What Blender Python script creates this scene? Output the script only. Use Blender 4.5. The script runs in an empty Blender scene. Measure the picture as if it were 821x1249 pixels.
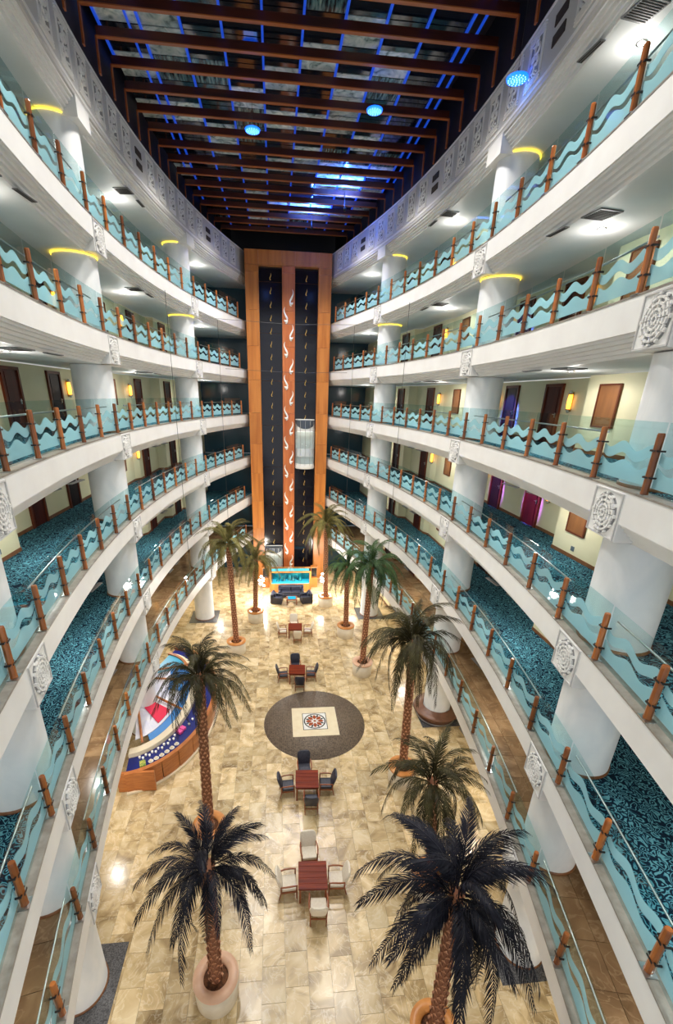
import bpy, bmesh, math, random
from mathutils import Vector, Matrix, Euler

random.seed(7)
C = bpy.context.scene.collection
scn = bpy.context.scene

# ------------------------------------------------------------------ camera
F_PX, W_PX, H_PX = 541.26, 821.0, 1249.0
cam_d = bpy.data.cameras.new('camera')
cam_d.sensor_fit = 'HORIZONTAL'
cam_d.sensor_width = 36.0
cam_d.lens = F_PX / W_PX * 36.0
cam_d.shift_x = (W_PX / 2 - 391.14) / W_PX
cam_d.shift_y = (702.3 - H_PX / 2) / W_PX
cam_d.clip_start = 0.05
cam_d.clip_end = 300
cam = bpy.data.objects.new('camera', cam_d)
C.objects.link(cam)
CAM_PITCH, CAM_YAW, CAM_ROLL = math.radians(21.92118228), math.radians(6.09875329), math.radians(1.5822561)
cp, sp, cy, sy = math.cos(CAM_PITCH), math.sin(CAM_PITCH), math.cos(CAM_YAW), math.sin(CAM_YAW)
fw = Vector((sy * cp, cy * cp, -sp))
ri = Vector((cy, -sy, 0))
up = ri.cross(fw)
cr, sr = math.cos(CAM_ROLL), math.sin(CAM_ROLL)
r2 = cr * ri + sr * up
u2 = -sr * ri + cr * up
cam.matrix_world = Matrix(((r2.x, u2.x, -fw.x, -0.8506), (r2.y, u2.y, -fw.y, 0.0), (r2.z, u2.z, -fw.z, 15.43), (0, 0, 0, 1)))
scn.camera = cam

# ------------------------------------------------------------------ world and exposure
world = bpy.data.worlds.new('world')
scn.world = world
world.use_nodes = True
world.node_tree.nodes['Background'].inputs[0].default_value = (0.93, 0.96, 1.0, 1)
world.node_tree.nodes['Background'].inputs[1].default_value = 0.5
scn.view_settings.view_transform = 'Standard'
scn.view_settings.look = 'None'
scn.view_settings.gamma = 1.0
scn.view_settings.exposure = 0.95
scn.view_settings.use_curve_mapping = False
scn.cycles.max_bounces = 8
scn.cycles.diffuse_bounces = 4
scn.cycles.glossy_bounces = 3
scn.cycles.transmission_bounces = 4
scn.cycles.transparent_max_bounces = 16
scn.cycles.sample_clamp_indirect = 6
scn.cycles.caustics_reflective = False
scn.cycles.caustics_refractive = False
scn.cycles.use_denoising = True

DOWNLIGHT_W = 75.0
HALL_FILL_W = 1500.0

# ------------------------------------------------------------------ helpers
def link(o, parent=None):
    C.objects.link(o)
    if parent is not None:
        o.parent = parent
    return o

LABELS = {}
def tag(o, label=None, cat=None, group=None, kind=None):
    if label:
        o['label'] = label
        n = len(label.split())
        if not 4 <= n <= 16:
            print('LABEL LENGTH', n, label)
        if label in LABELS:
            print('DUP LABEL', label)
        LABELS[label] = 1
    if cat: o['category'] = cat
    if group: o['group'] = group
    if kind: o['kind'] = kind
    return o

def empty(name, loc=(0, 0, 0), rz=0.0):
    o = bpy.data.objects.new(name, None)
    o.empty_display_size = 0.2
    C.objects.link(o)
    o.location = loc
    o.rotation_euler = (0, 0, rz)
    return o

class MB:
    """collects verts and faces of one mesh"""
    def __init__(s):
        s.v, s.f, s.sm, s.uv = [], [], [], {}
    def quad_strip(s, rows, smooth=False, close_u=False, close_v=False):
        b = len(s.v); n = len(rows[0]); m = len(rows)
        for r in rows: s.v.extend([tuple(p) for p in r])
        for i in range(m if close_u else m - 1):
            i2 = (i + 1) % m
            for j in range(n if close_v else n - 1):
                j2 = (j + 1) % n
                s.f.append((b + i * n + j, b + i2 * n + j, b + i2 * n + j2, b + i * n + j2)); s.sm.append(smooth)
        return b
    def face(s, pts, smooth=False):
        b = len(s.v); s.v.extend([tuple(p) for p in pts]); s.f.append(tuple(range(b, b + len(pts)))); s.sm.append(smooth)
    def box(s, c, d, M=None):
        x, y, z = c; a, b_, h = d[0] / 2, d[1] / 2, d[2] / 2
        P = [Vector((x + i * a, y + j * b_, z + k * h)) for k in (-1, 1) for j in (-1, 1) for i in (-1, 1)]
        if M is not None: P = [M @ p for p in P]
        b = len(s.v); s.v.extend([tuple(p) for p in P])
        for q in ((0, 2, 3, 1), (4, 5, 7, 6), (0, 1, 5, 4), (2, 6, 7, 3), (0, 4, 6, 2), (1, 3, 7, 5)):
            s.f.append(tuple(b + i for i in q)); s.sm.append(False)
        return s
    def hexa(s, P):
        b = len(s.v); s.v.extend([tuple(p) for p in P])
        for q in ((0, 3, 2, 1), (4, 5, 6, 7), (0, 1, 5, 4), (1, 2, 6, 5), (2, 3, 7, 6), (3, 0, 4, 7)):
            s.f.append(tuple(b + i for i in q)); s.sm.append(False)
        return s
    def lathe(s, prof, n=24, c=(0, 0, 0), smooth=True, cap=True):
        rows = []
        for k in range(n):
            a = 2 * math.pi * k / n
            rows.append([(c[0] + r * math.cos(a), c[1] + r * math.sin(a), c[2] + z) for r, z in prof])
        s.quad_strip(rows, smooth, close_u=True)
        if cap:
            for (r, z), rev in ((prof[0], True), (prof[-1], False)):
                if r > 1e-4:
                    ring = [(c[0] + r * math.cos(2 * math.pi * k / n), c[1] + r * math.sin(2 * math.pi * k / n), c[2] + z) for k in range(n)]
                    s.face(ring[::-1] if rev else ring)
        return s
    def tube(s, pts, r, n=6, smooth=True, cap=True):
        pts = [Vector(p) for p in pts]
        rr = r if isinstance(r, (list, tuple)) else [r] * len(pts)
        rows = []
        prev = None
        for i, p in enumerate(pts):
            t = (pts[min(i + 1, len(pts) - 1)] - pts[max(i - 1, 0)]).normalized()
            if prev is None:
                a = Vector((0, 0, 1)) if abs(t.z) < 0.9 else Vector((1, 0, 0))
                u = t.cross(a).normalized()
            else:
                u = (prev - t * prev.dot(t)).normalized()
            prev = u
            w = t.cross(u)
            rows.append([p + (u * math.cos(2 * math.pi * k / n) + w * math.sin(2 * math.pi * k / n)) * rr[i] for k in range(n)])
        s.quad_strip(rows, smooth, close_v=True)
        if cap:
            s.face(rows[0]); s.face(rows[-1][::-1])
        return s
    def mesh(s, name, mat):
        me = bpy.data.meshes.new(name)
        me.from_pydata(s.v, [], s.f)
        me.polygons.foreach_set('use_smooth', s.sm)
        if mat is not None:
            for m in (mat if isinstance(mat, (list, tuple)) else [mat]): me.materials.append(m)
        me.update()
        return me
    def build(s, name, mat, parent=None, fix=True):
        me = s.mesh(name, mat)
        if fix:
            bm = bmesh.new(); bm.from_mesh(me)
            bmesh.ops.recalc_face_normals(bm, faces=bm.faces)
            bm.to_mesh(me); bm.free()
        return link(bpy.data.objects.new(name, me), parent)

def inst(name, me, parent=None, loc=(0, 0, 0), rot=(0, 0, 0), scale=(1, 1, 1)):
    o = bpy.data.objects.new(name, me)
    o.location = loc; o.rotation_euler = rot; o.scale = scale
    return link(o, parent)

def bevel_mesh(me, w, seg=1):
    bm = bmesh.new(); bm.from_mesh(me)
    bmesh.ops.bevel(bm, geom=list(bm.edges), offset=w, segments=seg, profile=0.5, affect='EDGES')
    bmesh.ops.recalc_face_normals(bm, faces=bm.faces)
    bm.to_mesh(me); bm.free()
    return me

def copy_tree(o, parent=None):
    c = o.copy(); C.objects.link(c); c.parent = parent
    for ch in list(o.children): copy_tree(ch, c)
    return c

# ------------------------------------------------------------------ materials
def mat(name, base=(0.8, 0.8, 0.8), rough=0.5, metal=0.0, spec=0.5, emit=None, es=0.0):
    m = bpy.data.materials.new(name); m.use_nodes = True
    b = m.node_tree.nodes['Principled BSDF']
    b.inputs['Base Color'].default_value = (*base, 1)
    b.inputs['Roughness'].default_value = rough
    b.inputs['Metallic'].default_value = metal
    b.inputs['Specular IOR Level'].default_value = spec
    if emit:
        b.inputs['Emission Color'].default_value = (*emit, 1)
        b.inputs['Emission Strength'].default_value = es
    return m

def nt(m): return m.node_tree.nodes, m.node_tree.links, m.node_tree.nodes['Principled BSDF']

def ramp(n, stops):
    r = n.new('ShaderNodeValToRGB')
    e = r.color_ramp.elements
    while len(e) < len(stops): e.new(0.5)
    for el, (p, c) in zip(e, stops):
        el.position = p; el.color = (*c, 1)
    return r

def noise_mat(name, stops, scale, rough=0.5, detail=4, stretch=(1, 1, 1), bump=0.0, spec=0.5, dist=0.0, coord='Object', vary=0.0):
    m = mat(name, stops[0][1], rough, spec=spec); n, l, b = nt(m)
    tc = n.new('ShaderNodeTexCoord'); mp = n.new('ShaderNodeMapping'); nz = n.new('ShaderNodeTexNoise')
    mp.inputs['Scale'].default_value = stretch
    nz.inputs['Scale'].default_value = scale; nz.inputs['Detail'].default_value = detail; nz.inputs['Distortion'].default_value = dist
    l.new(tc.outputs[coord], mp.inputs[0])
    vec = mp.outputs[0]
    oi = n.new('ShaderNodeObjectInfo')
    if vary:
        ad = n.new('ShaderNodeVectorMath'); ad.operation = 'ADD'
        sc = n.new('ShaderNodeMath'); sc.operation = 'MULTIPLY'; sc.inputs[1].default_value = 37.0
        l.new(oi.outputs['Random'], sc.inputs[0]); l.new(vec, ad.inputs[0]); l.new(sc.outputs[0], ad.inputs[1]); vec = ad.outputs[0]
    l.new(vec, nz.inputs['Vector'])
    r = ramp(n, stops); l.new(nz.outputs[0], r.inputs[0])
    out = r.outputs[0]
    if vary:
        hs = n.new('ShaderNodeHueSaturation')
        mr = n.new('ShaderNodeMapRange'); mr.inputs[3].default_value = 1 - vary; mr.inputs[4].default_value = 1 + vary
        l.new(oi.outputs['Random'], mr.inputs[0]); l.new(mr.outputs[0], hs.inputs['Value']); l.new(out, hs.inputs['Color']); out = hs.outputs[0]
    l.new(out, b.inputs['Base Color'])
    if bump:
        bp = n.new('ShaderNodeBump'); bp.inputs['Strength'].default_value = bump; bp.inputs['Distance'].default_value = 0.02
        l.new(nz.outputs[0], bp.inputs['Height']); l.new(bp.outputs[0], b.inputs['Normal'])
    return m

M = {}
M['white'] = noise_mat('white_plaster', [(0.3, (0.80, 0.79, 0.78)), (0.7, (0.86, 0.86, 0.85))], 1.2, 0.45)
M['column'] = noise_mat('white_column_plaster', [(0.35, (0.74, 0.77, 0.80)), (0.65, (0.86, 0.87, 0.88))], 1.6, 0.4, stretch=(1, 1, 0.5), dist=0.6, bump=0.05)
M['relief'] = mat('relief_plaster', (0.72, 0.71, 0.70), 0.55)
M['relief_back'] = mat('relief_ground_plaster', (0.58, 0.57, 0.57), 0.6)
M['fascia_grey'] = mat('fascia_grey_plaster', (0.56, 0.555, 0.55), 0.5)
M['relief_white'] = mat('white_relief_plaster', (0.86, 0.855, 0.84), 0.5)
M['frieze_shade'] = mat('frieze_shade_grey', (0.30, 0.295, 0.29), 0.6)  # grey that carries the shade around the frieze scrolls
M['wheel_shade'] = mat('wheel_shade_grey', (0.26, 0.26, 0.27), 0.7)
M['soffit'] = noise_mat('white_soffit', [(0.3, (0.80, 0.80, 0.79)), (0.7, (0.86, 0.86, 0.86))], 0.8, 0.6)
M['ledge'] = noise_mat('grey_stone_ledge', [(0.3, (0.22, 0.19, 0.16)), (0.7, (0.34, 0.31, 0.27))], 5, 0.35)
M['cream'] = noise_mat('cream_wall_paint', [(0.3, (0.72, 0.64, 0.40)), (0.7, (0.80, 0.73, 0.50))], 0.5, 0.6)
M['skirting'] = noise_mat('skirting_wood', [(0.3, (0.16, 0.06, 0.02)), (0.7, (0.26, 0.10, 0.035))], 3, 0.4)
M['door'] = noise_mat('dark_red_door_wood', [(0.3, (0.045, 0.008, 0.006)), (0.7, (0.085, 0.014, 0.009))], 6, 0.45, stretch=(1, 1, 0.08), spec=0.15)
M['door_dark'] = noise_mat('black_brown_door_wood', [(0.3, (0.012, 0.006, 0.007)), (0.7, (0.025, 0.010, 0.010))], 6, 0.45, stretch=(1, 1, 0.08), spec=0.12)
M['door_frame'] = noise_mat('door_frame_wood', [(0.3, (0.10, 0.025, 0.012)), (0.7, (0.15, 0.038, 0.016))], 6, 0.45, stretch=(1, 1, 0.1), spec=0.2)
M['panel_wood'] = noise_mat('brown_panel_wood', [(0.3, (0.17, 0.065, 0.02)), (0.7, (0.28, 0.11, 0.035))], 5, 0.4, stretch=(1, 1, 0.15))
M['post'] = noise_mat('orange_brown_post_wood', [(0.3, (0.18, 0.045, 0.012)), (0.7, (0.46, 0.15, 0.034))], 7, 0.3, stretch=(1, 1, 0.12), vary=0.35)
M['metal'] = mat('brushed_steel', (0.55, 0.55, 0.55), 0.3, 1.0)
M['dark_metal'] = mat('dark_bracket_metal', (0.06, 0.05, 0.05), 0.4, 0.8)
M['brass'] = mat('brass', (0.75, 0.5, 0.2), 0.25, 1.0)
M['wire'] = mat('dark_wire', (0.05, 0.05, 0.05), 0.5)
M['black'] = mat('black_roof_paint', (0.008, 0.007, 0.01), 0.5)
M['beam'] = noise_mat('roof_beam_wood', [(0.3, (0.035, 0.006, 0.003)), (0.7, (0.095, 0.017, 0.006))], 4, 0.4, stretch=(0.15, 1, 1))
M['beam_edge'] = noise_mat('roof_beam_edge_wood', [(0.3, (0.26, 0.065, 0.014)), (0.7, (0.42, 0.12, 0.026))], 4, 0.4, stretch=(0.15, 1, 1))
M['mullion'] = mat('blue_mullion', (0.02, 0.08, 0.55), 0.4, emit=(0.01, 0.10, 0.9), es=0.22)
M['roof_dark'] = mat('night_roof_glass', (0.006, 0.010, 0.018), 0.08, spec=0.6)
M['roof_pale'] = noise_mat('pale_reflection_roof_glass', [(0.30, (0.10, 0.16, 0.17)), (0.45, (0.50, 0.62, 0.62)), (0.65, (0.82, 0.88, 0.86))], 2.2, 0.25, detail=8, dist=1.5, vary=0.3)  # pale frosted pane, with marble-like reflections painted into its colour
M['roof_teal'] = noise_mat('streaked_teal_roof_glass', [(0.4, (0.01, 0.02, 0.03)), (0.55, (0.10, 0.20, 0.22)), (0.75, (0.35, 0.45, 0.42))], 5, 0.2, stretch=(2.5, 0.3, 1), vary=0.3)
M['vent'] = mat('grey_vent_metal', (0.20, 0.20, 0.20), 0.5, 0.4)
M['vent_dark'] = mat('dark_vent_slot', (0.035, 0.025, 0.02), 0.7)
M['tower'] = noise_mat('orange_tower_wood', [(0.3, (0.42, 0.125, 0.022)), (0.7, (0.62, 0.23, 0.05))], 2.2, 0.32, stretch=(1.6, 1, 0.12), vary=0.10)
M['tower_mid'] = noise_mat('red_tower_wood', [(0.3, (0.42, 0.10, 0.028)), (0.7, (0.60, 0.19, 0.06))], 2.2, 0.32, stretch=(1.6, 1, 0.12), vary=0.08)
M['shaft'] = mat('black_shaft_glass', (0.006, 0.006, 0.012), 0.12)
M['gold'] = mat('gold_ornament', (0.85, 0.55, 0.15), 0.3, 0.6, emit=(1, 0.6, 0.15), es=0.08)
M['scroll'] = mat('white_scroll', (0.90, 0.88, 0.84), 0.3)
M['yellow_led'] = mat('yellow_cove_light', (1, 0.8, 0.1), 0.5, emit=(1.0, 0.72, 0.05), es=1.6)
M['lamp_lens'] = mat('downlight_lens', (1, 1, 1), 0.5, emit=(0.95, 1, 1), es=30.0)
M['amber'] = mat('amber_glass_glow', (1, 0.5, 0.1), 0.3, emit=(1.0, 0.42, 0.04), es=2.2)
M['amber_hot'] = mat('amber_lamp_core', (1, 0.8, 0.4), 0.3, emit=(1.0, 0.75, 0.3), es=6.0)
M['exit_green'] = mat('green_exit_sign_glow', (0.0, 0.5, 0.25), 0.4, emit=(0.0, 0.75, 0.35), es=1.0)
M['blue_reflection'] = mat('blue_reflection_glow', (0.1, 0.3, 1), 0.4, emit=(0.0, 0.10, 1.0), es=1.6)  # glow of the discs that stand in for glass reflections
M['cyan_reflection'] = mat('white_blue_reflection_dots', (0.5, 0.8, 1), 0.4, emit=(0.35, 0.75, 1.0), es=1.6)
M['cream_fabric'] = noise_mat('cream_upholstery', [(0.3, (0.72, 0.64, 0.52)), (0.7, (0.80, 0.73, 0.62))], 20, 0.8)
M['navy_fabric'] = noise_mat('navy_upholstery', [(0.3, (0.014, 0.016, 0.030)), (0.7, (0.035, 0.038, 0.062))], 12, 0.45)
M['chair_wood'] = noise_mat('chair_wood', [(0.3, (0.20, 0.05, 0.014)), (0.7, (0.34, 0.10, 0.03))], 8, 0.3, stretch=(1, 1, 0.2))
M['table_wood'] = noise_mat('red_table_wood', [(0.3, (0.10, 0.011, 0.004)), (0.7, (0.25, 0.036, 0.009))], 3, 0.4, stretch=(0.2, 4, 1), spec=0.15)
M['pot'] = noise_mat('cream_planter', [(0.3, (0.66, 0.56, 0.42)), (0.7, (0.76, 0.67, 0.53))], 3, 0.45)
M['rim'] = noise_mat('copper_planter_rim', [(0.3, (0.60, 0.22, 0.05)), (0.7, (0.75, 0.34, 0.10))], 3, 0.35)
M['rim_pink'] = noise_mat('pale_copper_planter_rim', [(0.3, (0.72, 0.42, 0.27)), (0.7, (0.80, 0.52, 0.36))], 3, 0.35)
M['soil'] = noise_mat('planter_soil', [(0.3, (0.05, 0.02, 0.01)), (0.7, (0.20, 0.08, 0.03))], 14, 0.9)
M['trunk'] = noise_mat('palm_trunk', [(0.25, (0.40, 0.16, 0.075)), (0.5, (0.64, 0.31, 0.17)), (0.75, (0.80, 0.47, 0.29))], 9, 0.7, vary=0.15)
M['trunk_core'] = mat('palm_trunk_core', (0.27, 0.105, 0.05), 0.8)
M['frond'] = noise_mat('palm_frond', [(0.3, (0.020, 0.017, 0.008)), (0.7, (0.075, 0.065, 0.026))], 3, 0.45, vary=0.4, spec=0.12)
M['frond_lit_olive'] = noise_mat('lit_olive_palm_frond', [(0.3, (0.085, 0.075, 0.022)), (0.7, (0.22, 0.19, 0.06))], 3, 0.5, vary=0.4, spec=0.12)  # frond colour brightened for the far palms, as lit by lamps
M['frond_green'] = noise_mat('green_palm_frond', [(0.3, (0.022, 0.05, 0.018)), (0.7, (0.065, 0.12, 0.04))], 3, 0.45, vary=0.4, spec=0.12)
M['frond_dim_black'] = noise_mat('dim_black_palm_frond', [(0.3, (0.006, 0.006, 0.011)), (0.7, (0.022, 0.022, 0.032))], 3, 0.4, vary=0.4, spec=0.12)  # frond colour darkened for the near palms, as in low light
M['rachis'] = mat('palm_midrib', (0.05, 0.035, 0.02), 0.5)
M['granite'] = noise_mat('dark_granite', [(0.35, (0.045, 0.045, 0.05)), (0.65, (0.14, 0.14, 0.15))], 30, 0.2, detail=2)
M['bench_brown'] = noise_mat('brown_bench_leather', [(0.3, (0.13, 0.055, 0.03)), (0.7, (0.20, 0.09, 0.05))], 4, 0.4)
M['mosaic_cream'] = noise_mat('cream_inlay_stone', [(0.3, (0.74, 0.62, 0.42)), (0.7, (0.80, 0.70, 0.50))], 3, 0.25)
M['mosaic_white'] = mat('white_inlay_stone', (0.80, 0.79, 0.76), 0.25)
M['mosaic_red'] = mat('red_inlay_stone', (0.34, 0.07, 0.02), 0.25)
M['mosaic_black'] = mat('black_inlay_stone', (0.03, 0.03, 0.03), 0.25)
M['boat_wood'] = noise_mat('boat_hull_wood', [(0.3, (0.36, 0.11, 0.03)), (0.7, (0.54, 0.20, 0.06))], 4, 0.3, stretch=(0.5, 0.5, 4))
M['boat_cream'] = mat('cream_counter', (0.80, 0.70, 0.52), 0.3)
M['boat_navy'] = mat('navy_counter', (0.012, 0.02, 0.16), 0.25)
M['boat_blue'] = mat('blue_boat_trim', (0.02, 0.20, 0.55), 0.4)
M['boat_teal'] = mat('light_blue_boat_roof', (0.05, 0.38, 0.60), 0.4)
M['boat_white'] = noise_mat('white_lilac_canvas', [(0.3, (0.68, 0.68, 0.82)), (0.7, (0.82, 0.82, 0.88))], 3, 0.7)
M['boat_red'] = mat('pink_red_canvas', (0.75, 0.015, 0.07), 0.6)
M['lobby'] = mat('dark_teal_lobby_glass', (0.02, 0.06, 0.09), 0.15)
M['stair_steel'] = mat('lift_grey_steel', (0.62, 0.66, 0.70), 0.35, 0.3)
M['lift_roof'] = mat('dark_lift_roof', (0.06, 0.075, 0.10), 0.4)
M['car_white'] = mat('lift_car_white', (0.82, 0.82, 0.80), 0.4)
M['car_glow'] = mat('lift_car_ceiling_light', (1, 1, 1), 0.5, emit=(1, 0.93, 0.8), es=1.2)
M['water'] = mat('aquarium_water', (0.02, 0.45, 0.50), 0.1, emit=(0.0, 0.55, 0.62), es=0.35)
M['water_dark'] = noise_mat('aquarium_back', [(0.35, (0.005, 0.09, 0.12)), (0.55, (0.02, 0.32, 0.34)), (0.75, (0.05, 0.60, 0.60))], 2.5, 0.2)
M['water_top'] = mat('lit_water_surface', (0.1, 0.6, 0.8), 0.1, emit=(0.04, 0.50, 0.62), es=0.45)
M['blue_glass_top'] = mat('blue_glass_table_top', (0.01, 0.25, 0.45), 0.1)
M['socket'] = mat('grey_wall_socket', (0.10, 0.13, 0.16), 0.4)

def pat_carpet():
    m = mat('arabesque_carpet', (0.03, 0.1, 0.15), 0.95, spec=0.1); n, l, b = nt(m)
    tc = n.new('ShaderNodeTexCoord')
    nz = n.new('ShaderNodeTexNoise'); nz.inputs['Scale'].default_value = 4.0; nz.inputs['Detail'].default_value = 1.0
    mx = n.new('ShaderNodeVectorMath'); mx.operation = 'MULTIPLY_ADD'
    mx.inputs[1].default_value = (0.35, 0.35, 0.0)
    l.new(tc.outputs['Object'], nz.inputs['Vector']); l.new(nz.outputs['Color'], mx.inputs[0]); l.new(tc.outputs['Object'], mx.inputs[2])
    vo = n.new('ShaderNodeTexVoronoi'); vo.feature = 'F1'; vo.inputs['Scale'].default_value = 7.5
    l.new(mx.outputs[0], vo.inputs['Vector'])
    ma = n.new('ShaderNodeMath'); ma.operation = 'MULTIPLY'; ma.inputs[1].default_value = 18.0
    si = n.new('ShaderNodeMath'); si.operation = 'SINE'
    l.new(vo.outputs['Distance'], ma.inputs[0]); l.new(ma.outputs[0], si.inputs[0])
    r = ramp(n, [(0.42, (0.006, 0.016, 0.032)), (0.56, (0.012, 0.065, 0.11)), (0.72, (0.035, 0.17, 0.24)), (0.95, (0.12, 0.32, 0.38))])
    mr = n.new('ShaderNodeMapRange'); mr.inputs[1].default_value = -1; mr.inputs[2].default_value = 1
    l.new(si.outputs[0], mr.inputs[0]); l.new(mr.outputs[0], r.inputs[0]); l.new(r.outputs[0], b.inputs['Base Color'])
    return m
M['carpet'] = pat_carpet()

def stone(name, stops, vein, rough, vscale=1.1, vary=0.22):
    """polished veined stone whose tone differs from tile to tile"""
    m = mat(name, stops[0][1], rough, spec=0.5); n, l, b = nt(m)
    geo = n.new('ShaderNodeNewGeometry'); oi = n.new('ShaderNodeObjectInfo')
    ad = n.new('ShaderNodeMath'); ad.operation = 'ADD'; fr = n.new('ShaderNodeMath'); fr.operation = 'FRACT'
    l.new(geo.outputs['Random Per Island'], ad.inputs[0]); l.new(oi.outputs['Random'], ad.inputs[1]); l.new(ad.outputs[0], fr.inputs[0])
    sc = n.new('ShaderNodeMath'); sc.operation = 'MULTIPLY'; sc.inputs[1].default_value = 53.0
    l.new(fr.outputs[0], sc.inputs[0])
    pv = n.new('ShaderNodeVectorMath'); pv.operation = 'ADD'
    l.new(geo.outputs['Position'], pv.inputs[0]); l.new(sc.outputs[0], pv.inputs[1])
    nz = n.new('ShaderNodeTexNoise'); nz.inputs['Scale'].default_value = vscale; nz.inputs['Detail'].default_value = 6; nz.inputs['Distortion'].default_value = 1.2
    l.new(pv.outputs[0], nz.inputs['Vector'])
    r = ramp(n, stops); l.new(nz.outputs[0], r.inputs[0])
    n2 = n.new('ShaderNodeTexNoise'); n2.inputs['Scale'].default_value = vscale * 1.4; n2.inputs['Detail'].default_value = 5; n2.inputs['Distortion'].default_value = 2.0
    l.new(pv.outputs[0], n2.inputs['Vector'])
    r2_ = ramp(n, [(0.47, (0, 0, 0)), (0.50, (1, 1, 1)), (0.53, (0, 0, 0))]); l.new(n2.outputs[0], r2_.inputs[0])
    mi = n.new('ShaderNodeMix'); mi.data_type = 'RGBA'
    mf = n.new('ShaderNodeMath'); mf.operation = 'MULTIPLY'; mf.inputs[1].default_value = 0.45
    l.new(r2_.outputs[0], mf.inputs[0]); l.new(mf.outputs[0], mi.inputs[0]); l.new(r.outputs[0], mi.inputs[6]); mi.inputs[7].default_value = (*vein, 1)
    hs = n.new('ShaderNodeHueSaturation'); mr = n.new('ShaderNodeMapRange'); mr.inputs[3].default_value = 1 - vary; mr.inputs[4].default_value = 1 + vary * 0.6
    l.new(fr.outputs[0], mr.inputs[0]); l.new(mr.outputs[0], hs.inputs['Value']); l.new(mi.outputs[2], hs.inputs['Color'])
    l.new(hs.outputs[0], b.inputs['Base Color'])
    return m
M['marble'] = stone('beige_marble_tile', [(0.30, (0.30, 0.20, 0.09)), (0.5, (0.62, 0.46, 0.245)), (0.70, (0.80, 0.65, 0.41))], (0.88, 0.78, 0.58), 0.22)
M['brown_stone'] = stone('brown_stone_tile', [(0.28, (0.13, 0.075, 0.035)), (0.5, (0.22, 0.13, 0.065)), (0.72, (0.33, 0.21, 0.11))], (0.38, 0.26, 0.15), 0.2, 0.9, 0.15)
M['grout'] = mat('tile_grout', (0.36, 0.29, 0.19), 0.8)
M['grout_dark'] = mat('brown_tile_grout', (0.10, 0.06, 0.035), 0.8)

def mosaic_mat():
    m = mat('dark_mosaic_stone', (0.1, 0.08, 0.06), 0.5, spec=0.3); n, l, b = nt(m)
    tc = n.new('ShaderNodeTexCoord'); br = n.new('ShaderNodeTexBrick')
    br.inputs['Scale'].default_value = 9.0; br.inputs['Mortar Size'].default_value = 0.03; br.offset = 0.0
    br.inputs['Brick Width'].default_value = 0.6; br.inputs['Row Height'].default_value = 0.6
    br.inputs['Color1'].default_value = (0.07, 0.05, 0.035, 1); br.inputs['Color2'].default_value = (0.17, 0.125, 0.09, 1); br.inputs['Mortar'].default_value = (0.26, 0.20, 0.15, 1)
    l.new(tc.outputs['Object'], br.inputs['Vector']); l.new(br.outputs[0], b.inputs['Base Color'])
    return m
M['mosaic'] = mosaic_mat()

def clear_glass(name, tint, gloss=1.0):
    m = bpy.data.materials.new(name); m.use_nodes = True
    n, l = m.node_tree.nodes, m.node_tree.links
    n.clear()
    out = n.new('ShaderNodeOutputMaterial'); tr = n.new('ShaderNodeBsdfTransparent'); gl = n.new('ShaderNodeBsdfGlossy')
    tr.inputs[0].default_value = (*tint, 1); gl.inputs['Roughness'].default_value = 0.02
    fr = n.new('ShaderNodeFresnel'); fr.inputs[0].default_value = 1.45
    mu = n.new('ShaderNodeMath'); mu.operation = 'MULTIPLY'; mu.inputs[1].default_value = gloss
    mx = n.new('ShaderNodeMixShader')
    ge = n.new('ShaderNodeNewGeometry'); inv = n.new('ShaderNodeMath'); inv.operation = 'SUBTRACT'; inv.inputs[0].default_value = 1.0
    m3 = n.new('ShaderNodeMath'); m3.operation = 'MULTIPLY'     # reflect on the outer face only
    l.new(ge.outputs['Backfacing'], inv.inputs[1]); l.new(mu.outputs[0], m3.inputs[0]); l.new(inv.outputs[0], m3.inputs[1])
    l.new(fr.outputs[0], mu.inputs[0]); l.new(m3.outputs[0], mx.inputs[0]); l.new(tr.outputs[0], mx.inputs[1]); l.new(gl.outputs[0], mx.inputs[2]); l.new(mx.outputs[0], out.inputs[0])
    return m
M['glass'] = clear_glass('clear_lift_glass', (0.82, 0.90, 0.92))

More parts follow.
